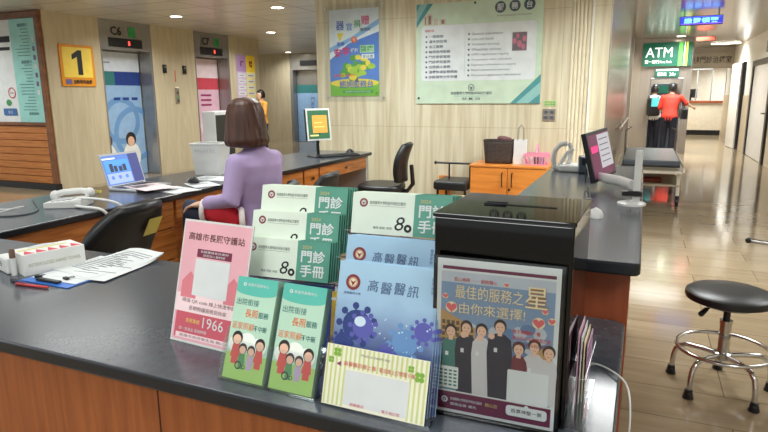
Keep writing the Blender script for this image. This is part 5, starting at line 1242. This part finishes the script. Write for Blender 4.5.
# ================================================================== THINGS ON THE RIGHT COUNTER ARM
ZR = 1.0005
t = thing('tablet_monitor', 'black framed touch monitor with purple and grey screen on the right counter', 'monitor', (-0.165, 2.90, ZR), 0)
dirv = Vector((0.0, 1.0, 0)); ang = math.degrees(math.atan2(dirv.y, dirv.x))
Mm_ = T(0, 0, 0.145) @ RZ(ang-15) @ RX(-14) @ RY(-3)
w, h = 0.30, 0.225
scv = emis('screen purple', (112, 52, 84), 0.5); scgr = emis('screen light grey', (190, 190, 200), 0.55); scpk = emis('screen magenta', (236, 44, 120), 1.0)
a = Art(0.0006); a.rect(0.012, 0.014, 0.288, 0.211, scv).layer(1).rect(0.125, 0.05, 0.288, 0.205, scgr).rect(0.03, 0.130, 0.11, 0.158, scpk).layer(2)
for k in range(5): a.rect(0.14, 0.18-k*0.026, 0.26, 0.184-k*0.026, inkgrey)
MB().box(-w/2, w/2, 0, 0.022, -h/2, h/2, black, Mm_).art(a, Mm_ @ FX(-w/2, -0.0002, -h/2)).build('screen', t, bevel=0.003)
ap = thing('display_stand', 'white arm and upright post holding the touch monitor at the right counter edge', 'monitor stand', (-0.018, 2.42, ZR))
b = MB().box(0.002, 0.028, -0.010, 0.010, 0.012, 0.21, plastic_w); b.build('post', ap, bevel=0.004)
MB().lathe([(0.002, 0), (0.052, 0), (0.052, 0.008), (0.03, 0.014), (0.002, 0.016)], plastic_w, 24).build('base', ap, smooth=True)
MB().tube([(0.0, 0.012, 0.075), (-0.05, 0.20, 0.062), (-0.12, 0.36, 0.05), (-0.185, 0.47, 0.05), (-0.20, 0.48, 0.10)], [0.016, 0.018, 0.018, 0.015, 0.012], plastic_w, 10, side=(0, 0, 1), sx=1.2).build('arm', ap, smooth=True)
MB().tube([(-0.036, -0.016, 0.045), (0.036, -0.016, 0.045)], 0.011, black, 10).build('clamp_knob', ap)
mouse('white computer mouse on the right counter beside the black box', -0.128, 2.14, ZR, 10, plastic_w, 0.85)
cable('black_cable', [(-0.22, 2.83, ZR+0.08), (-0.225, 2.82, ZR+0.03), (-0.215, 2.78, ZR+0.01), (-0.19, 2.66, ZR+0.004), (-0.175, 2.52, ZR+0.004), (-0.172, 2.45, ZR+0.004)], 0.004, black, 'black cable hanging from the monitor on the right counter')
tag(MB().box(-0.012, 0.012, -0.012, 0.012, 0, 0.012, black).build('cable_clip', None, bevel=0.002, loc=(-0.172, 2.43, ZR)), 'small black cable clip on the right counter under the monitor', 'cable clip')
# white handset phone standing at the counter's far end
wp = thing('telephone', 'white telephone with a raised curved handset at the far end of the right counter', 'telephone', (-0.36, 3.42, ZR), 0)
MB().box(-0.05, 0.10, -0.08, 0.08, 0, 0.035, plastic_w).build('body', wp, bevel=0.01)
b = MB(); b.tube([(-0.075, -0.02, 0.012), (-0.085, -0.02, 0.06), (-0.078, -0.02, 0.11), (-0.05, -0.02, 0.145), (-0.015, -0.02, 0.15)], [0.014, 0.014, 0.013, 0.014, 0.016], plastic_w, 10, side=(0, 1, 0), sx=1.5); b.capsule([(-0.065, -0.02, 0.012), (-0.075, -0.02, 0.02)], [0.018, 0.018], plastic_w, 10); b.build('handset', wp, smooth=True)
b = MB(); b.tube([(-0.01, 0.03, 0.03), (0.0, 0.03, 0.08), (0.005, 0.03, 0.12), (-0.012, 0.03, 0.15)], 0.012, plastic_w, 10, side=(0, 1, 0), sx=1.6); b.tube([(-0.05, 0.0, 0.03), (-0.02, 0.0, 0.09), (0.02, 0, 0.12)], 0.010, plastic_w, 8); b.build('cradle', wp, smooth=True)
t = thing('card_terminal', 'small dark blue grey device beside the white telephone on the right counter', 'device', (-0.255, 3.35, ZR), 10)
MB().box(-0.05, 0.05, -0.04, 0.04, 0, 0.09, mat('slate blue plastic', (66, 78, 92), 0.4)).build('body', t, bevel=0.01); MB().box(-0.035, 0.035, -0.042, -0.0401, 0.045, 0.08, mat('device screen', (30, 36, 44), 0.2)).build('display', t)
# ================================================================== CORRIDOR
# ---- round stool
st = thing('round_stool', 'chrome stool with round black seat and foot ring on the corridor floor', 'stool', (0.437, 3.10, 0))
MB().lathe([(0.01, 0.448), (0.165, 0.448), (0.186, 0.456), (0.190, 0.470), (0.187, 0.486), (0.172, 0.497), (0.08, 0.503), (0.002, 0.504)], blacksoft, 48).build('seat', st, smooth=True)
MB().lathe([(0.006, 0.430), (0.13, 0.432), (0.15, 0.447), (0.006, 0.447)], darkmetal, 32).build('seat_plate', st, smooth=True)
b = MB().cyl((0, 0), 0.026, 0.16, 0.345, chrome, 24).cyl((0, 0), 0.016, 0.345, 0.44, darkmetal, 16).cyl((0, 0), 0.029, 0.335, 0.35, chrome, 24); b.build('column', st, smooth=True)
MB().lathe([(0.028, 0.15), (0.04, 0.155), (0.04, 0.185), (0.028, 0.19)], chrome, 24).build('hub', st, smooth=True)
MB().tube([(0.205*math.cos(k*2*PI/48), 0.205*math.sin(k*2*PI/48), 0.205) for k in range(48)], 0.0095, chrome, 10, closed=True).build('foot_ring', st, smooth=True)
for k in range(5):
    w = math.radians(14+72*k); c, s = math.cos(w), math.sin(w)
    l = MB().tube([(c*r, s*r, z) for r, z in ((0.03, 0.172), (0.10, 0.176), (0.16, 0.176), (0.19, 0.166), (0.212, 0.14), (0.222, 0.10), (0.226, 0.03))], 0.0125, chrome, 12).build('leg', st, smooth=True)
    MB().lathe([(0.002, 0), (0.024, 0), (0.024, 0.012), (0.019, 0.016), (0.021, 0.024), (0.017, 0.03), (0.018, 0.042), (0.013, 0.045)], black, 18, c=(c*0.227, s*0.227, 0)).build('rubber_foot', l, smooth=True)
MB().tube([(-0.03, -0.02, 0.425), (-0.075, -0.05, 0.428), (-0.10, -0.075, 0.41)], 0.006, darkmetal, 8).capsule([(-0.098, -0.07, 0.413), (-0.118, -0.088, 0.395)], [0.011, 0.013], black, 10).build('height_lever', st, smooth=True)
b = MB(); b.tube([(0.12, 0.05, 0.44), (0.20, 0.06, 0.45), (0.225, 0.06, 0.52), (0.19, 0.03, 0.66), (0.17, 0.01, 0.735)], 0.010, chrome, 10); b.tube([(0.06, 0.0, 0.748), (0.17, 0.01, 0.735), (0.28, 0.02, 0.728)], 0.0105, chrome, 10); b.ell((0.052, 0.0, 0.749), (0.014, 0.014, 0.014), black, 10, 8); b.build('back_rail', st, smooth=True)

# ---- hospital bed trolley
gy = thing('stretcher_trolley', 'metal stretcher trolley with a dark grey mattress parked in the corridor', 'stretcher', (0.13, 9.15, 0))
padm = mat('grey mattress vinyl', (84, 92, 104), 0.35); cream_f = mat('cream bed frame', (226, 218, 200), 0.35); dkpad = mat('mattress edge dark', (34, 37, 42), 0.4)
w2, l2 = 0.335, 0.96
MB().box(-w2, w2, -l2, l2, 0.515, 0.585, padm).box(-w2-0.002, w2+0.002, -l2-0.002, l2+0.002, 0.50, 0.54, dkpad).build('mattress', gy, bevel=0.015)
b = MB().box(-w2-0.03, w2+0.03, -l2-0.03, l2+0.03, 0.42, 0.455, cream_f); b.build('bed_frame', gy, bevel=0.006)
b = MB()
for y in (-l2+0.1, 0, l2-0.1): b.box(-w2, w2, y-0.02, y+0.02, 0.456, 0.499, cream_f)
b.build('cross_bar', gy)
b = MB().box(-w2-0.02, w2+0.02, -l2+0.02, l2-0.02, 0.255, 0.275, mat('trolley shelf', (170, 158, 132), 0.4)); b.build('lower_shelf', gy, bevel=0.004)
for s in (-1, 1):
    MB().tube([(s*(w2+0.05), -l2+0.0, 0.44), (s*(w2+0.05), -l2+0.0, 0.66), (s*(w2+0.05), -l2+0.06, 0.70), (s*(w2+0.05), l2-0.4, 0.70), (s*(w2+0.05), l2-0.34, 0.66), (s*(w2+0.05), l2-0.34, 0.44)][0:1]+[(s*(w2+0.05), -l2+0.0, 0.50), (s*(w2+0.05), l2-0.1, 0.50)], 0.014, cream_f, 10).build('side_rail', gy, smooth=True)
    MB().tube([(s*(w2+0.02), l2+0.03, 0.44), (s*(w2+0.03), l2+0.05, 0.85), (s*(w2-0.05), l2+0.05, 0.90)], 0.012, chrome, 8).build('push_handle', gy, smooth=True)
    for y in (-l2+0.05, l2-0.05):
        l = MB().box(s*w2-0.02, s*w2+0.02, y-0.02, y+0.02, 0.14, 0.42, cream_f).build('leg', gy, bevel=0.004)
        MB().tube([(s*w2-0.018, y, 0.061), (s*w2+0.018, y, 0.061)], 0.06, black, 20).box(s*w2-0.026, s*w2+0.026, y-0.015, y+0.015, 0.06, 0.14, darkmetal).build('caster', l)
t = thing('red_bag', 'dull red folded blanket lying on the trolley\'s lower shelf', 'blanket', (0.14, 8.50, 0.2755)); MB().box(-0.14, 0.14, -0.11, 0.11, 0, 0.05, mat('dull red cloth', (150, 70, 60), 0.8)).build('folds', t, bevel=0.02, seg=3)

# ---- cash machine booth
YA = 16.0; XA0, XA1 = XS+0.02, 0.975
bo = thing('cash_machine_booth', 'steel clad cash machine booth with a green ATM sign at the corridor end', 'cash machine', (0.32, YA, 0))
def A_(o): o.location = (-0.32, -YA, 0)
OX0, OX1, OZ = 0.115, 0.775, 1.74
b = MB().box(XA0, OX0, YA, YA+0.08, 0, CZ-0.002, steel).box(OX1, XA1, YA, YA+0.08, 0, CZ-0.002, steel).box(OX0, OX1, YA, YA+0.08, OZ, CZ-0.002, steel)
b.box(XA1-0.02, XA1, YA+0.08, YA+1.15, 0, CZ-0.002, steel); b.box(XA0, XA1-0.02, YA+1.1, YA+1.15, 0, CZ-0.002, steel); b.box(XA0, XA0+0.02, YA+0.08, YA+1.1, 0, CZ-0.002, steel); b.box(XA0+0.02, XA1-0.02, YA+0.08, YA+1.1, 2.3, 2.32, mat('booth ceiling', (220, 216, 208), 0.5))
o = b.build('shell', bo); A_(o)
b = MB().box(OX0-0.03, OX0, YA-0.02, YA+0.02, 0, OZ+0.03, chrome).box(OX1, OX1+0.03, YA-0.02, YA+0.02, 0, OZ+0.03, chrome).box(OX0, OX1, YA-0.02, YA+0.02, OZ, OZ+0.03, chrome); o = b.build('door_frame', bo, bevel=0.003); A_(o)
b = MB().box(0.18, 0.72, YA+0.62, YA+1.05, 0, 1.65, mat('machine grey', (70, 78, 82), 0.4)); o = b.build('machine_body', bo, bevel=0.01); A_(o)
a = Art(0.002); a.rect(0.10, 1.0, 0.44, 1.3, emis('machine screen', (80, 190, 190), 0.8)).rect(0.08, 0.78, 0.30, 0.92, inkgrey).rect(0.05, 1.42, 0.5, 1.6, mat('machine header green', (30, 110, 90), 0.4))
b = MB().art(a, FX(0.18, YA+0.619, 0)); o = b.build('machine_front', bo); A_(o)
green_s = emis('sign lit green', (16, 90, 68), 0.38); lgreen = emis('sign light green', (96, 186, 80), 0.6); wlit = emis('sign lit white', (240, 246, 240), 0.9); ylit = emis('sign lit yellow', (200, 206, 70), 0.7)
a = Art(0.003); sw, sh = 1.055, 0.545
a.rect(0, 0, sw, sh, green_s).layer(1).rect(0.77, 0, 0.86, sh, lgreen).rect(0.885, 0, 0.905, sh, wlit).rect(0.925, 0, 0.965, sh, ylit).text('ATM', 0.06, 0.21, 0.22, wlit, 'l', w=0.58, bold=0.03).text('第一銀行', 0.055, 0.065, 0.085, wlit, 'l', w=0.32, bold=0.03).text('First Bank', 0.39, 0.07, 0.06, wlit, 'l', w=0.25, bold=0.01)
o = MB().box(-0.12, -0.12+sw, YA-0.10, YA-0.001, 2.045, 2.045+sh, mat('sign case', (70, 76, 76), 0.4)).art(a, FX(-0.12, YA-0.101, 2.045)).build('lit_sign', bo); A_(o)
a = Art(0.003); a.rect(0, 0, 0.52, 0.20, green_s).layer(1).rect(0.02, 0.15, 0.5, 0.19, wlit).text('提款機', 0.05, 0.03, 0.09, wlit, 'l', w=0.2).text('24hr', 0.32, 0.03, 0.08, wlit, 'l', w=0.13)
o = MB().box(0.18, 0.70, YA-0.05, YA-0.001, 1.79, 1.99, mat('sign case')  if False else MATS['sign case']).art(a, FX(0.18, YA-0.051, 1.79)).build('small_sign', bo); A_(o)

# ---- standing people
def standing(label, loc, rz, top_m, leg_m, hair_c, lean=8, sleeve=0.45, s=1.0, arms=None, skin_=None):
    t = thing('person', label, 'person', loc, rz)
    sk = skin
    ln = math.tan(math.radians(lean))
    f = lambda x, y, z: ((x)*s, (y+max(0, z-0.88)*ln)*s, z*s)
    A = arms or [[(-0.19, 0, 1.36), (-0.24, 0.06, 1.10), (-0.18, 0.26, 1.02)], [(0.19, 0, 1.36), (0.25, 0.08, 1.12), (0.18, 0.30, 1.08)]]
    A = [[f(*p) for p in q] for q in A]
    Lg = [[f(q*0.09, 0, 0.88), f(q*0.095, 0.02, 0.47), f(q*0.10, -0.02, 0.09)] for q in (-1, 1)]
    def tor(b, g): b.tube([f(0, 0, 0.80), f(0, 0, 0.90), f(0, 0, 1.05), f(0, 0, 1.20), f(0, 0, 1.33), f(0, 0, 1.40), f(0, 0.0, 1.44)], [(r+g)*s for r in (0.10, 0.118, 0.105, 0.115, 0.11, 0.075, 0.05)], DEFAULT, 20, side=(1, 0, 0), sx=[1.5, 1.45, 1.35, 1.4, 1.65, 1.9, 1.2])
    b = MB(); tor(b, 0)
    hcx = Vector(f(0, 0.03, 1.57))
    b.tube([f(0, 0, 1.38), f(0, 0.02, 1.50)], [0.055*s, 0.05*s], DEFAULT, 12); b.ell(hcx, (0.078*s, 0.095*s, 0.112*s), DEFAULT, 18, 12); b.ell(hcx+Vector((0, 0.035, -0.05))*s, (0.056*s, 0.052*s, 0.065*s), DEFAULT, 12, 8); b.capsule([hcx+Vector((0, 0.085, 0.01))*s, hcx+Vector((0, 0.105, -0.02))*s], [0.009*s, 0.014*s], DEFAULT, 8)
    for q in (-1, 1): b.ell(hcx+Vector((q*0.08, 0, 0))*s, (0.01*s, 0.018*s, 0.03*s), DEFAULT, 8, 6)
    for i, q in enumerate(A):
        b.capsule(q, [0.048*s, 0.04*s, 0.027*s], DEFAULT, 12); hand(b, q[2], Vector(q[2])-Vector(q[1]), (0, 0, 1), s, 0.6, -1 if i == 0 else 1)
    for q in Lg: b.capsule(q, [0.085*s, 0.06*s, 0.04*s], DEFAULT, 12)
    remeshed('body', b, sk, t, 0.012, 3)
    b = MB(); tor(b, 0.014)
    for q in A: b.capsule([q[0], tuple(Vector(q[0]).lerp(Vector(q[1]), min(1, sleeve*2)))] + ([tuple(Vector(q[1]).lerp(Vector(q[2]), sleeve*2-1))] if sleeve > 0.5 else []), [0.066*s, 0.058*s] + ([0.045*s] if sleeve > 0.5 else []), DEFAULT, 12)
    remeshed('shirt', b, top_m, t, 0.014, 4)
    b = MB(); b.tube([f(0, 0, 0.80), f(0, 0, 0.90), f(0, 0, 0.96)], [0.115*s, 0.13*s, 0.122*s], DEFAULT, 18, side=(1, 0, 0), sx=1.45)
    for q in Lg: b.capsule(q, [0.098*s, 0.075*s, 0.058*s], DEFAULT, 14)
    remeshed('trousers', b, leg_m, t, 0.014, 4)
    for q in Lg:
        an = Vector(q[2]); b = MB().capsule([an+Vector((0, -0.03, -0.045))*s, an+Vector((0, 0.06, -0.05))*s, an+Vector((0, 0.15, -0.055))*s], [0.043*s, 0.04*s, 0.033*s], DEFAULT, 12); remeshed('shoe', b, shoe_m, t, 0.012, 3)
    def hf(u, v):
        w = 2*PI*u; ph = PI/2-v*PI*0.72; fr = math.sin(w); r = math.cos(ph) if ph > 0 else 1.0-0.12*abs(ph)
        z = 0.125*math.sin(ph); k = 0
        if fr > 0.2 and z < 0.05: k = min(1, (fr-0.2)/0.3)
        rr_ = 1-0.45*k
        return (hcx.x+0.092*s*r*rr_*math.cos(w), hcx.y+(-0.012+0.108*r*rr_*fr)*s, hcx.z+(0.012+z)*s)
    MB().grid(hf, 32, 14, hair_c).build('hair', t, smooth=True, solid=0.006)
    for q in (-1, 1): MB().ell(hcx+Vector((q*0.03, 0.08, 0.012))*s, (0.012*s, 0.008*s, 0.007*s), eyed, 10, 6).build('eye', t, smooth=True)
    MB().ell(hcx+Vector((0, 0.086, -0.055))*s, (0.02*s, 0.006*s, 0.006*s), lip_m, 10, 6).build('mouth', t, smooth=True)
    return t
blackhair = mat('black hair', (30, 26, 26), 0.4); redshirt = mat('red shirt', (214, 58, 40), 0.75); darkblue = mat('dark navy trousers', (26, 28, 46), 0.8); whiteshirt = mat('white shirt', (226, 228, 228), 0.75)
standing('person in a red shirt leaning forward at the cash machine', (0.55, 15.42, 0), -10, redshirt, darkblue, blackhair, 16, 0.46, 0.97, [[(-0.19, 0, 1.36), (-0.24, 0.06, 1.10), (-0.18, 0.26, 1.02)], [(0.19, 0, 1.36), (0.33, 0.10, 1.20), (0.42, 0.30, 1.14)]])
standing('person in white with a backpack at the cash machine, left of the red shirt', (0.22, 16.10, 0), 5, whiteshirt, darkblue, blackhair, 5, 0.9, 0.95)
t = thing('shoulder_bag', 'black shoulder bag hanging at the red shirted person\'s right side', 'bag', (0.86, 15.47, 0.82), 10); MB().box(-0.06, 0.06, -0.11, 0.11, 0, 0.24, black).build('pouch', t, bevel=0.03, seg=3); MB().tube([(0, -0.09, 0.22), (-0.05, -0.04, 0.40), (-0.05, 0.04, 0.40), (0, 0.09, 0.22)], 0.012, black, 8).build('strap', t, smooth=True)
t = thing('backpack', 'black backpack with a teal patch worn by the person at the machine', 'backpack', (0.205, 15.88, 0.88), 5)
MB().box(-0.15, 0.15, -0.09, 0.09, 0, 0.44, black).build('main_pouch', t, bevel=0.05, seg=3); MB().box(-0.06, 0.14, -0.1, -0.091, 0.22, 0.42, mat('teal patch', (80, 190, 196), 0.5)).build('patch', t, bevel=0.004)
for s in (-1, 1): MB().tube([(s*0.09, 0.08, 0.40), (s*0.10, 0.12, 0.47), (s*0.11, 0.10, 0.30), (s*0.11, 0.085, 0.06)], 0.014, black, 8).build('strap', t, smooth=True)
standing('small figure in an orange jacket standing by the lift wall behind the seated woman', (-7.95, 11.35, 0), 150, mat('orange jacket', (224, 160, 70), 0.75), darkblue, blackhair, 0, 0.92, 0.92)

# ---- far service counter beyond the header
ff = thing('far_service_counter', 'white service counter with a wood top and glass window at the corridor end', 'counter', (1.9, 23.2, 0))
MB().box(-0.75, 0.55, -0.25, 0.35, 0.17, 1.08, mat('pale counter front', (226, 214, 192), 0.4)).build('body', ff); MB().box(-0.74, 0.54, -0.22, 0.33, 0, 0.17, black).build('plinth', ff)
MB().box(-0.78, 0.58, -0.30, 0.38, 1.08, 1.15, cherry_d).build('top', ff, bevel=0.004)
b = MB()
for x in (-0.75, -0.30, 0.15): b.box(x-0.02, x+0.02, -0.02, 0.02, 1.15, 2.2, mat('window frame grey', (140, 140, 140), 0.35))
b.box(-0.77, 0.17, -0.02, 0.02, 2.18, 2.24, mat('window frame grey')  if False else MATS['window frame grey']); b.build('window_frame', ff)
MB().box(-0.73, 0.13, -0.004, 0.004, 1.151, 2.18, acrylic).build('glass', ff)
t = thing('computer_monitor', 'dark monitor on the far service counter behind the glass', 'monitor', (1.45, 23.40, 1.1505)); MB().box(-0.2, 0.2, 0, 0.04, 0.1, 0.4, black).box(-0.03, 0.03, 0.005, 0.035, 0.012, 0.1, black).box(-0.1, 0.1, -0.04, 0.09, 0, 0.012, black).build('housing', t, bevel=0.004)
t = thing('wall_notice', 'white notice on the wall of the far room', 'notice', (2.75, 25.995, 1.45)); a = Art(0.003); a.rect(0.05, 0.3, 0.4, 0.34, inkgrey).rect(0.05, 0.2, 0.4, 0.24, inkgrey); MB().box(0, 0.5, -0.01, 0, 0, 0.45, paper).art(a, FX(0, -0.011, 0)).build('sheet', t)
t = thing('header_sign', 'grey department name sign with dark characters over the corridor end', 'sign', (1.66, 19.995, 2.16)); a = Art(0.004)
a.text('復健門診治療室', 0, 0.10, 0.20, mat('header ink', (50, 48, 46), 0.5), 'c', w=1.15, bold=0.04)
MB().box(-0.66, 0.60, -0.04, 0, 0, 0.38, mat('header plate', (176, 166, 150), 0.4)).art(a, FX(-0.03, -0.041, 0)).build('panel', t)
# ---- hanging LED sign
t = thing('led_sign', 'blue lit LED sign hanging below the corridor ceiling', 'sign', (0.745, 11.2, 2.50))
ledb = emis('led blue', (70, 90, 255), 3.0); ledp = emis('led violet', (150, 90, 255), 2.5); ledc = emis('led cyan', (120, 200, 255), 3.0)
a = Art(0.004); a.rect(0.0, 0.01, 0.62, 0.13, emis('led field', (60, 70, 190), 1.3)).layer(1).text('繳費領藥', 0.31, 0.03, 0.08, ledc, 'c', w=0.5, bold=0.02).rect(0.02, 0.015, 0.60, 0.022, ledp).rect(0.02, 0.118, 0.60, 0.126, ledb)
MB().box(-0.31, 0.31, 0, 0.06, 0, 0.14, black).art(a, FX(-0.31, -0.001, 0)).build('display', t)
for x in (-0.25, 0.25): MB().cyl((x, 0.03), 0.008, 0.14, 0.198, chrome, 8).build('hanger', t)
t = thing('exit_sign', 'small reddish sign hanging further down the corridor ceiling', 'sign', (1.12, 15.0, 2.52)); a = Art(0.003); a.rect(0.01, 0.01, 0.37, 0.09, emis('small sign red', (196, 80, 60), 0.6))
MB().box(-0.19, 0.19, 0, 0.03, 0, 0.10, darkmetal).art(a, FX(-0.19, -0.001, 0)).build('panel', t); MB().cyl((0, 0.015), 0.008, 0.10, 0.178, chrome, 8).build('hanger', t)
t = thing('door_plate', 'dark room number plate high on the right corridor wall', 'sign', (XR-0.0005, 14.55, 2.24)); MB().box(-0.02, 0, -0.28, 0.28, 0, 0.24, darkframe).build('plate', t, bevel=0.004)

# ================================================================== CEILING LIGHTS AND ADDED UNSEEN LAMPS
lit = emis('downlight lens', (255, 250, 238), 14.0); ringm = mat('downlight ring', (226, 224, 218), 0.3)
lp_ = None
def downlight(x, y, label, e=55, size=0.35):
    global lp_
    if lp_ is None:
        lp_ = thing('downlight', label, 'ceiling light', (x, y, CZ-0.0005), 0, 'round ceiling downlights')
        MB().tube([(0.10*math.cos(k*2*PI/24), 0.10*math.sin(k*2*PI/24), -0.004) for k in range(24)], 0.009, ringm, 8, closed=True).build('trim_ring', lp_, smooth=True)
        MB().cyl((0, 0), 0.092, -0.006, -0.001, lit, 24).build('lens', lp_)
    else: dup(lp_, (x, y, CZ-0.0005), None, label)
def lamp(x, y, e, size=1.1, z=CZ-0.02, c=(0.97, 1.0, 0.985), spread=150):
    L = bpy.data.lights.new('lamp', 'AREA'); L.shape = 'DISK'; L.size = size; L.energy = e; L.color = c; L.spread = math.radians(spread)
    o = bpy.data.objects.new('lamp', L); COL.objects.link(o); o.location = (x, y, z)
for x, y, lab in ((-7.04, 7.80, 'round downlight in the ceiling in front of the C6 lift'), (-5.04, 7.70, 'round downlight in the ceiling nearest the poster wall'), (-7.08, 10.54, 'round downlight in the ceiling before the purple and yellow sign'), (-9.80, 15.45, 'small round downlight farthest back in the lift lobby'), (0.66, 16.18 - 0.6, 'round downlight in front of the ATM sign')):
    downlight(x, y, lab)
t = thing('linear_light', 'white linear ceiling light at the far right of the corridor', 'ceiling light', (1.85, 18.3, CZ-0.0005)); MB().box(-0.35, 0.35, -0.06, 0.06, -0.02, 0, ringm).build('housing', t); MB().box(-0.33, 0.33, -0.05, 0.05, -0.024, -0.0201, lit).build('lens', t)
G = 0.55
for x, y, e in ((-7.04, 7.8, 75), (-5.04, 7.7, 70), (-7.08, 10.5, 70), (-9.8, 15.2, 60), (-5.1, 10.5, 60), (-7.0, 4.6, 60), (-5.0, 3.9, 42), (-2.6, 4.9, 85), (-2.4, 2.4, 26), (-0.06, 4.9, 105), (-1.2, 0.6, 28), (-3.4, 0.4, 30), (1.5, 0.5, 60), (2.05, 5.2, 110), (0.45, 13.0, 65), (0.66, 15.0, 150), (1.6, 18.0, 120), (1.6, 22.3, 150), (2.8, 24.5, 150), (0.4, 16.6, 0), (-1.0, -1.5, 80), (-5.0, 0.0, 80), (-9.8, 5.0, 60), (-12, 12, 60)):  # hall lamps, plus unseen ones added to brighten the corridor and far room
    if e: lamp(x, y, e*G)
lamp(0.45, 16.55, 22, 0.2, 2.25)
wd = bpy.data.worlds.new('hall'); SC.world = wd; wd.use_nodes = True
bg = wd.node_tree.nodes['Background']; bg.inputs[0].default_value = (0.96, 1.0, 0.99, 1); bg.inputs[1].default_value = 0.66

# ================================================================== CAMERA
cam = bpy.data.cameras.new('camera'); co = bpy.data.objects.new('camera', cam); COL.objects.link(co)
cam.sensor_width = 36.0; cam.sensor_fit = 'HORIZONTAL'; cam.lens = 588.65/768*36.0; cam.clip_start = 0.05
yaw, pit, rol = (math.radians(v) for v in (-23.576, 11.588, -0.461))
cy, sy, cp, sp = math.cos(yaw), math.sin(yaw), math.cos(pit), math.sin(pit)
f = Vector((sy*cp, cy*cp, -sp)); r = Vector((cy, -sy, 0)); u = r.cross(f)
cr, sr = math.cos(rol), math.sin(rol); r, u = r*cr+u*sr, u*cr-r*sr
M = Matrix((r, u, -f)).transposed().to_4x4(); M.translation = (0, 0, 1.42); co.matrix_world = M
SC.camera = co
SC.view_settings.view_transform = 'Standard'; SC.view_settings.look = 'None'; SC.view_settings.exposure = 0.12; SC.view_settings.gamma = 1.0; SC.view_settings.use_curve_mapping = False
